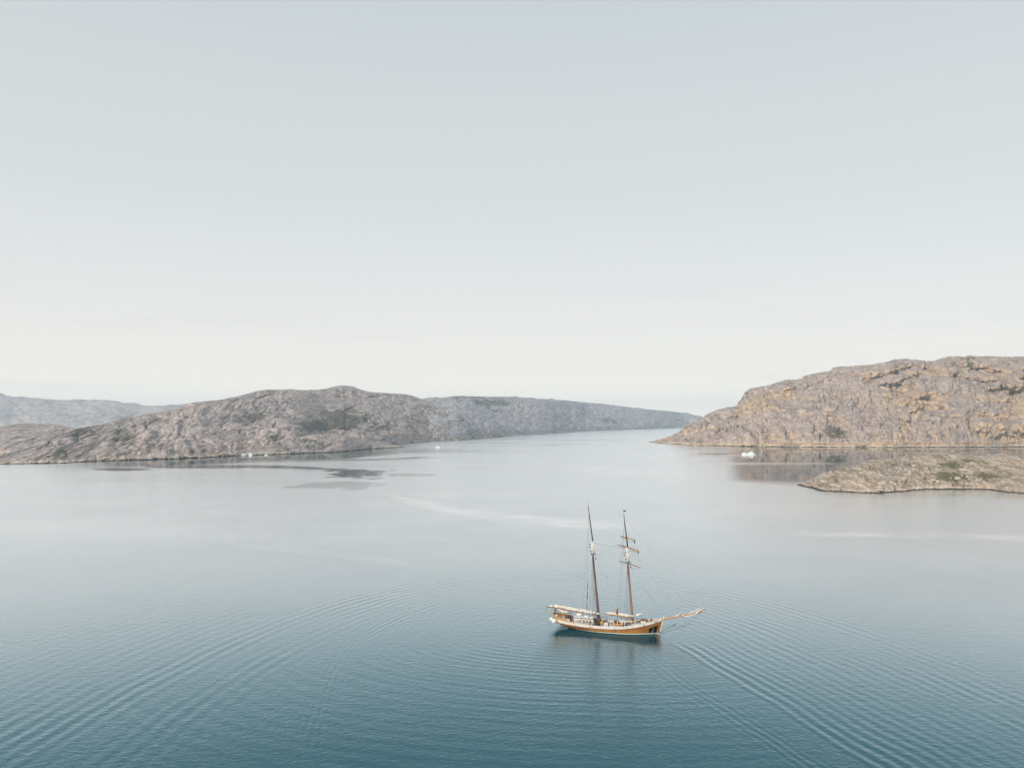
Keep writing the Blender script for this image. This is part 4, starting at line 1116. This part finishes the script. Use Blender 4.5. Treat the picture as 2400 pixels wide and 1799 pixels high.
part('door', K['brown'], lambda bm: box(bm, dhx1 - .02, dhx1 + .04, -.4, .35, 1.15, 2.6, .02), dh)
part('life_raft', K['white'], lambda bm: tube(bm, [(-7.0, .1, 3.25), (-6.9, .1, 3.25), (-5.9, .1, 3.25), (-5.8, .1, 3.25)], [.2, .30, .30, .2], 12), dh, smooth=True)
part('skylight', K['roof'], lambda bm: box(bm, -5.2, -4.2, -.5, .5, 2.8, 3.2, .05), dh)
part('roof_box', K['white'], lambda bm: box(bm, -3.7, -3.1, -.9, -.3, 2.75, 3.05, .04), dh)
# aft companion with round port, and wheel gear behind it
ac = part('aft_companion', K['white'], lambda bm: box(bm, -9.4, -8.45, -1.0, -.1, 1.25, 2.35, .03))
part('companion_roof', K['redb'], lambda bm: box(bm, -9.5, -8.35, -1.08, 0, 2.36, 2.5, .03), ac)
part('porthole', K['glass'], lambda bm: tube(bm, [(-8.95, -1.04, 1.85), (-8.95, -.98, 1.85)], .15, 12), ac)
part('wheel_box', K['redb'], lambda bm: box(bm, -9.5, -8.6, .1, 1.1, 1.3, 2.75, .08))
def wheel(bm):
    c = Vector((-9.75, .55, 2.35))
    tube(bm, [c + Vector((0, math.cos(a) * .5, math.sin(a) * .5)) for a in np.linspace(0, 2 * math.pi, 17)], .035, 5, False)
    for k in range(8):
        a = k * math.pi / 4; tube(bm, [c, c + Vector((0, math.cos(a) * .65, math.sin(a) * .65))], .022, 4)
part('steering_wheel', K['brown'], wheel, names=['steering_wheel', 'spoke'])
part('boom_gallows', K['black'], lambda bm: [tube(bm, [(-12.1, y, 2.2), (-12.1, y * .5, 4.15)], .07, 6) for y in (-.9, .9)] + [tube(bm, [(-12.1, -.6, 4.12), (-12.1, .6, 4.12)], .07, 6)], names=['boom_gallows', 'post', 'crossbar'])
part('stern_rail', K['brown'], lambda bm: (tube(bm, [(-12.0, -1.1, 3.55), (-10.4, -1.6, 3.2), (-8.7, -1.9, 2.75)], .07, 6), tube(bm, [(-12.0, 1.1, 3.55), (-10.4, 1.9, 3.2), (-8.7, 2.4, 2.75)], .07, 6),
                                           *[tube(bm, [(x, y, 2.4), (x, y, z)], .035, 5) for x, y, z in ((-11.9, -1.1, 3.5), (-10.4, -1.65, 3.2), (-8.8, -1.9, 2.75), (-10.4, 1.9, 3.2), (-8.8, 2.4, 2.75))]), names=['stern_rail', 'stern_rail', 'rail_post'])
# guard rails along the waist
def guard(x0, x1, posts, s, h=.72):
    def f(bm):
        y = lambda X: s * (abs(xs_on_side(X, rail_z(X))[0].y) - .1)
        xs = np.linspace(x0, x1, 8)
        tube(bm, [(X, y(X), rail_z(X) + h) for X in xs], .04, 5)
        tube(bm, [(X, y(X), rail_z(X) + h * .45) for X in xs], .025, 5)
    g = part('guard_rail', K['brown'], f)
    for X in posts:
        y = s * (abs(xs_on_side(X, rail_z(X))[0].y) - .1)
        part('stanchion', K['white'], lambda bm: tube(bm, [(X, y, rail_z(X)), (X, y, rail_z(X) + h + .05)], .045, 5), g)
for s in (-1, 1):
    guard(-7.4, -.2, (-7.4, -5.6, -4.0, -2.6, -.2), s)
    for X in (-2.55, 2.1, 2.95, 3.9, 4.55):
        y = s * (abs(xs_on_side(X, rail_z(X))[0].y) - .12)
        part('gangway_post', K['cream'], lambda bm: tube(bm, [(X, y, rail_z(X) - .1), (X - .1, y, rail_z(X) + 1.35)], .085, 6))
    part('gangway_rail', K['cream'], lambda bm: tube(bm, [(2.9, s * 2.85, 2.4), (4.6, s * 2.72, 2.55)], .04, 5))
# winch, canvas covers and gear round the main mast
part('winch', K['redb'], lambda bm: (ball(bm, (-1.55, -.75, 2.35), .52, 2, (1, .8, 1)), tube(bm, [(-2.1, -.75, 1.9), (-1.0, -.75, 1.9)], .25, 10)), smooth=False, names=['winch', 'drum'])
part('canvas_cover', K['green'], lambda bm: box(bm, -2.9, -2.2, -1.1, -.3, 1.1, 2.75, .12))
part('pump', K['strake'], lambda bm: (box(bm, -.9, -.1, -.4, .5, 1.1, 2.2, .06), tube(bm, [(-.5, 0, 2.2), (.3, -.3, 2.75)], .08, 6), tube(bm, [(-.9, -.6, 2.1), (.4, -.7, 2.35)], .1, 6)), names=['pump', 'pump_handle'])
# deck hatch of orange wood with pale coaming
ht_ = part('cargo_hatch', K['orange'], lambda bm: box(bm, 1.2, 3.9, -.95, .95, 1.45, 1.95, .05))
part('hatch_coaming', K['white'], lambda bm: box(bm, 1.05, 4.05, -1.1, 1.1, 1.08, 1.44, .02), ht_)
part('hatch_cover', K['redb'], lambda bm: box(bm, 1.5, 2.6, -.5, .9, 1.96, 2.3, .06), ht_)
# fore companionway with curved brown roof
fc_ = part('fore_companion', K['white'], lambda bm: box(bm, 7.75, 9.0, -.62, .62, 1.75, 2.85, .03))
def froof(bm):
    n = 8; r = []
    for y in (-.72, .72):
        for dz in (0, .09): r.append([bm.verts.new((7.6 + 1.6 * k / n, y, 2.87 + dz + .22 * math.sin(math.pi * (k / n * .75 + .25)))) for k in range(n + 1)])
    a0, a1, b0, b1 = r
    for k in range(n):
        bm.faces.new((a1[k], a1[k + 1], b1[k + 1], b1[k])); bm.faces.new((a0[k], b0[k], b0[k + 1], a0[k + 1]))
        bm.faces.new((a0[k], a0[k + 1], a1[k + 1], a1[k])); bm.faces.new((b0[k], b1[k], b1[k + 1], b0[k + 1]))
    bm.faces.new((a0[0], a1[0], b1[0], b0[0])); bm.faces.new((a0[n], b0[n], b1[n], a1[n]))
part('companion_roof', K['strake'], froof, fc_)
part('companion_base', K['orange'], lambda bm: box(bm, 7.7, 9.05, -.67, .67, 1.7, 2.1, .02), fc_)
part('windlass', K['strake'], lambda bm: (tube(bm, [(10.0, -.8, 2.75), (10.0, .8, 2.75)], .2, 10), *[box(bm, 9.85, 10.15, y - .08, y + .08, 2.2, 3.35, .03) for y in (-.45, .45)]), names=['windlass', 'bitt'])
part('vent_cowl', K['grey'], lambda bm: (tube(bm, [(9.25, -.9, 1.95), (9.25, -.9, 2.6), (9.35, -.9, 2.75), (9.55, -.9, 2.78)], [.1, .1, .14, .19], 8),), smooth=True)
part('fore_pin_rail', K['brown'], lambda bm: [tube(bm, [(4.6, s * 1.9, 2.5), (7.2, s * 1.75, 2.9)], .05, 5) for s in (-1, 1)])

# ropes hanging in coils on the pin rails, and small gear on deck
for i_, (X, y, z, m_) in enumerate([(-2.45, -.9, 1.9, 'rope'), (-2.45, .5, 2.0, 'prope'), (-.95, -.95, 1.85, 'prope'), (-.95, -.45, 1.9, 'rope'), (-.95, .4, 2.0, 'rope'), (5.25, -.95, 2.2, 'rope'),
                                    (5.25, -.4, 2.25, 'prope'), (6.75, -.95, 2.3, 'rope'), (6.75, -.3, 2.35, 'rope'), (6.75, .5, 2.4, 'prope'), (5.0, -1.95, 2.35, 'prope'), (5.6, -1.95, 2.4, 'rope'),
                                    (6.3, -1.9, 2.5, 'prope'), (6.9, -1.85, 2.6, 'rope'), (-3.4, -2.75, 1.95, 'rope'), (-2.9, -2.75, 1.95, 'prope'), (-1.6, -2.8, 1.9, 'rope')]):
    part('hanging_coil', K[m_], lambda bm: tube(bm, [(X + .03, y + math.sin(a) * .14, z - .12 + math.cos(a) * .26) for a in np.linspace(0, 6.1, 12)], .065, 5))
for i_, (X, y, sx, sy, sz, m_) in enumerate([(-.3, -1.35, .45, .35, .5, 'strake'), (-1.1, -1.75, .35, .3, .55, 'black'), (.9, .9, .6, .5, .6, 'iron'), (4.6, .6, .5, .6, .7, 'black'), (4.3, -.2, .35, .3, .9, 'redb'),
                                             (7.2, -1.1, .3, .3, .6, 'iron'), (7.15, .8, .4, .4, .8, 'strake'), (9.4, .7, .35, .35, .5, 'black'), (-8.0, -1.2, .4, .5, .7, 'strake'), (-8.1, .7, .4, .6, .9, 'grey')]):
    z = rail_z(X) - BW + .02
    part('deck_locker', K[m_], lambda bm: box(bm, X, X + sx, y, y + sy, z, z + sz, .05))
for s in (-1, 1):
    for X in (5.6, 6.6, 7.6, 8.6, 9.6, 10.6): 
        y = s * (abs(xs_on_side(X, rail_z(X))[0].y) - .1)
        part('rail_knee', K['white'], lambda bm: box(bm, X - .05, X + .05, y - .05, y + .05, rail_z(X) - BW + .03, rail_z(X) + .1, .01), bulwark)

# ------------------------------------------------------------------ loose things aboard
def aboard(name, m, fn, label, cat, group=None, smooth=False, names=None):
    o = part(name, m, fn, None, smooth, names or [name, name])
    n = len(o.data.vertices)
    xs = [v.co for v in o.data.vertices]
    c = Vector((sum(v.x for v in xs) / n, sum(v.y for v in xs) / n, min(v.z for v in xs)))
    for q in [o] + list(o.children): q.data.transform(Matrix.Translation(-c))
    o.matrix_world = SHIP_M @ Matrix.Translation(c)
    tag(o, label, cat, group)
    return o
aboard('fender', K['white'], lambda bm: ball(bm, (-11.9, -1.75, 1.78), .60, 3, (1, .8, 1)), 'larger white round fender hanging at the stern, nearer the hull', 'fender', 'fenders at the stern', True)
aboard('fender', K['white'], lambda bm: ball(bm, (-12.65, -1.5, 2.1), .5, 3, (.9, .8, 1)), 'smaller white round fender hanging at the stern, outermost aft', 'fender', 'fenders at the stern', True)
def horseshoe(c, r, t):
    return lambda bm: tube(bm, [Vector(c) + Vector((math.cos(a) * r, 0, math.sin(a) * r)) for a in np.linspace(-.9, math.pi + .9, 14)], t, 8)
aboard('lifebuoy', K['white'], horseshoe((-11.4, -1.75, 2.98), .27, .1), 'white horseshoe lifebuoy on the rail at the stern', 'lifebuoy')
aboard('storage_box', K['white'], lambda bm: (box(bm, -.35, .55, -1.9, -1.1, 1.08, 2.1, .05), box(bm, -.38, .58, -1.93, -1.07, 2.1, 2.18, .02)), 'tall white storage box standing on deck ahead of the main mast', 'box', names=['storage_box', 'lid'])
aboard('tarp_bundle', K['grey'], lambda bm: ball(bm, (1.0, -1.1, 1.52), .55, 3, (.9, .8, .8)), 'pale grey tarpaulin bundle on deck beside the tall white box', 'tarpaulin', smooth=True)
aboard('rubber_dinghy', K['grey'], lambda bm: (tube(bm, [(5.2, -1.9, 2.0), (6.2, -2.05, 2.12), (7.3, -1.9, 2.3), (7.75, -1.5, 2.42), (7.3, -1.1, 2.35), (6.2, -1.0, 2.15), (5.2, -1.1, 2.0)], [.18, .26, .26, .24, .26, .26, .18], 10),
                                              box(bm, 5.3, 7.2, -1.85, -1.15, 1.95, 2.08, .02)), 'grey rubber dinghy lashed on deck beside the fore mast', 'dinghy', names=['rubber_dinghy', 'floor'])
def coil(c, r, t, turns=3):
    return lambda bm: tube(bm, [Vector(c) + Vector((math.cos(a) * r * (1 - .05 * (a // 6.3)), math.sin(a) * r, t * a / 6.28)) for a in np.linspace(0, turns * 6.283, turns * 10)], t * .55, 5)
aboard('rope_coil', K['prope'], coil((5.0, -2.3, 1.5), .38, .12, 4), 'fat coil of pale rope on deck at the fore mast shrouds', 'rope coil', 'rope coils on deck', True)
aboard('rope_coil', K['rope'], coil((-6.6, -2.2, 1.15), .33, .1, 3), 'dark rope coil on deck beside the deckhouse windows', 'rope coil', 'rope coils on deck', True)
aboard('chest', K['cream'], lambda bm: (box(bm, 1.2, 2.5, -2.35, -1.6, 1.1, 1.62, .02), box(bm, 1.15, 2.55, -2.4, -1.55, 1.62, 1.68, .01)), 'low cream chest beside the orange hatch', 'chest', names=['chest', 'lid'])
aboard('duffel_bag', K['blue'], lambda bm: tube(bm, [(4.4, -.9, 1.9), (4.5, -.9, 1.9), (5.1, -.8, 1.95), (5.2, -.8, 1.95)], [.12, .22, .22, .12], 10), 'small blue duffel bag aft of the fore mast', 'bag', smooth=True)
aboard('gas_bottle', K['orange'], lambda bm: tube(bm, [(4.15, -2.2, 1.2), (4.15, -2.2, 1.3), (4.15, -2.2, 1.75), (4.15, -2.2, 1.85), (4.15, -2.2, 1.95)], [.14, .17, .17, .1, .05], 10), 'orange gas bottle standing by the gangway posts', 'gas bottle', smooth=True)
# red flag hanging limp from a thin staff
fl = bpy.data.objects.new('flag', None); COL.objects.link(fl)
fl.matrix_world = SHIP_M @ Matrix.Translation((2.35, -.5, 1.3)); tag(fl, 'limp red flag on a thin staff between the two masts', 'flag')
part('staff', K['prope'], lambda bm: tube(bm, [(0, 0, 0.1), (.35, 0, 4.3)], .03, 5), fl)
def flagm(bm):
    n, m_ = 10, 6; g = []
    for i in range(n + 1):
        t = i / n; row = []
        for j in range(m_ + 1):
            s = j / m_
            w = .16 + .20 * math.sin(t * math.pi)
            row.append(bm.verts.new((.33 - .085 * t * 1.8 - s * w, .07 * math.sin(s * 9 + t * 3), 4.25 - t * 1.55 - .12 * s)))
        g.append(row)
    for i in range(n):
        for j in range(m_): bm.faces.new((g[i][j], g[i][j + 1], g[i + 1][j + 1], g[i + 1][j]))
    bmesh.ops.solidify(bm, geom=bm.faces[:], thickness=.02)
part('cloth', K['red'], flagm, fl)

# people
def person(loc, yaw, joints, label, jacket, trousers, cap=None, h=1.75):
    me = bpy.data.meshes.new('skeleton')
    V = [Vector(j[0]) for j in joints]; E = [(i, j[2]) for i, j in enumerate(joints) if j[2] is not None]
    me.from_pydata(V, E, []); o = bpy.data.objects.new('skeleton', me); COL.objects.link(o)
    md = o.modifiers.new('skin', 'SKIN'); sk = me.skin_vertices[0].data
    for i, j in enumerate(joints):
        r = j[1]; sk[i].radius = (r, r) if not isinstance(r, tuple) else r
        sk[i].use_root = (i == 0)
    ss = o.modifiers.new('sub', 'SUBSURF'); ss.levels = 2; ss.render_levels = 2
    dg = bpy.context.evaluated_depsgraph_get()
    m2 = bpy.data.meshes.new_from_object(o.evaluated_get(dg)); bpy.data.objects.remove(o); bpy.data.meshes.remove(me)
    m2.name = 'person'
    m2.materials.clear()
    for q in (jacket, trousers, K['skin'], K['black']): m2.materials.append(q)
    for p in m2.polygons:
        z = p.center.z; p.use_smooth = True
        if z > 1.47: p.material_index = 2
        elif z > .90: p.material_index = 0
        elif z > .10: p.material_index = 1
        else: p.material_index = 3
        hands = [joints[9][0], joints[12][0]]
        if any((p.center - Vector(q)).length < .11 for q in hands): p.material_index = 2
    o = bpy.data.objects.new('person', m2); COL.objects.link(o)
    o.matrix_world = SHIP_M @ Matrix.Translation(loc) @ Matrix.Rotation(yaw, 4, 'Z')
    tag(o, label, 'person', 'people on deck')
    def hairf(bm):
        ball(bm, (joints[3][0][0] - .015, joints[3][0][1], joints[3][0][2] + .035), .115, 2, (1.02, .92, .95))
    part('hat' if cap else 'hair', cap or K['hair'], hairf, o, True)
    def face(bm):
        x, y, z = joints[3][0]
        ball(bm, (x + .105, y, z - .03), .018, 1)
        for s in (-1, 1): ball(bm, (x + .085, y + s * .035, z), .012, 1)
        box(bm, x + .075, x + .092, y - .022, y + .022, z - .075, z - .066)
    part('face', K['skin'], face, o, True)
    return o
def pose(lean=0.0, armr=(.25, -.28, 1.05), arml=(.10, .28, .84), stride=.12):
    L = lean
    return [((0, 0, .95), .14, None), ((L * .5, 0, 1.22), .15, 0), ((L, 0, 1.46), .07, 1), ((L + .03, 0, 1.63), .105, 2),
            ((L * .8, .19, 1.38), .065, 1), ((L * .8, -.19, 1.38), .065, 1),
            ((0, .10, .86), .095, 0),
            ((L * .8 + .02, -.26, 1.15), .05, 5), (((L + armr[0] + .02) / 1.2, armr[1], armr[2]), .04, 7), ((L + armr[0], armr[1], armr[2] - .03), .035, 8),
            ((L * .7, .26, 1.14), .05, 4), ((arml[0], arml[1], arml[2] + .04), .04, 10), ((arml[0] + .02, arml[1], arml[2] - .03), .035, 11),
            ((stride, .11, .50), .07, 6), ((stride * .4, .11, .10), .05, 13), ((stride * .4 + .16, .12, .05), .045, 14),
            ((0, -.10, .86), .095, 0), ((.03, -.11, .50), .07, 16), ((-stride, -.11, .10), .05, 17), ((-stride + .16, -.12, .05), .045, 18)]
person((-.85, -2.05, 1.07), R(-70), pose(.06), 'person in a yellow jacket and pale trousers beside the main mast and white box', K['hivis'], K['pale'])
person((3.15, -2.35, 1.17), R(-85), pose(.02, (.22, -.24, .95)), 'person in a dark jacket and yellow cap at the gangway posts amidships', K['dark'], K['pale'], cap=K['yellow'])
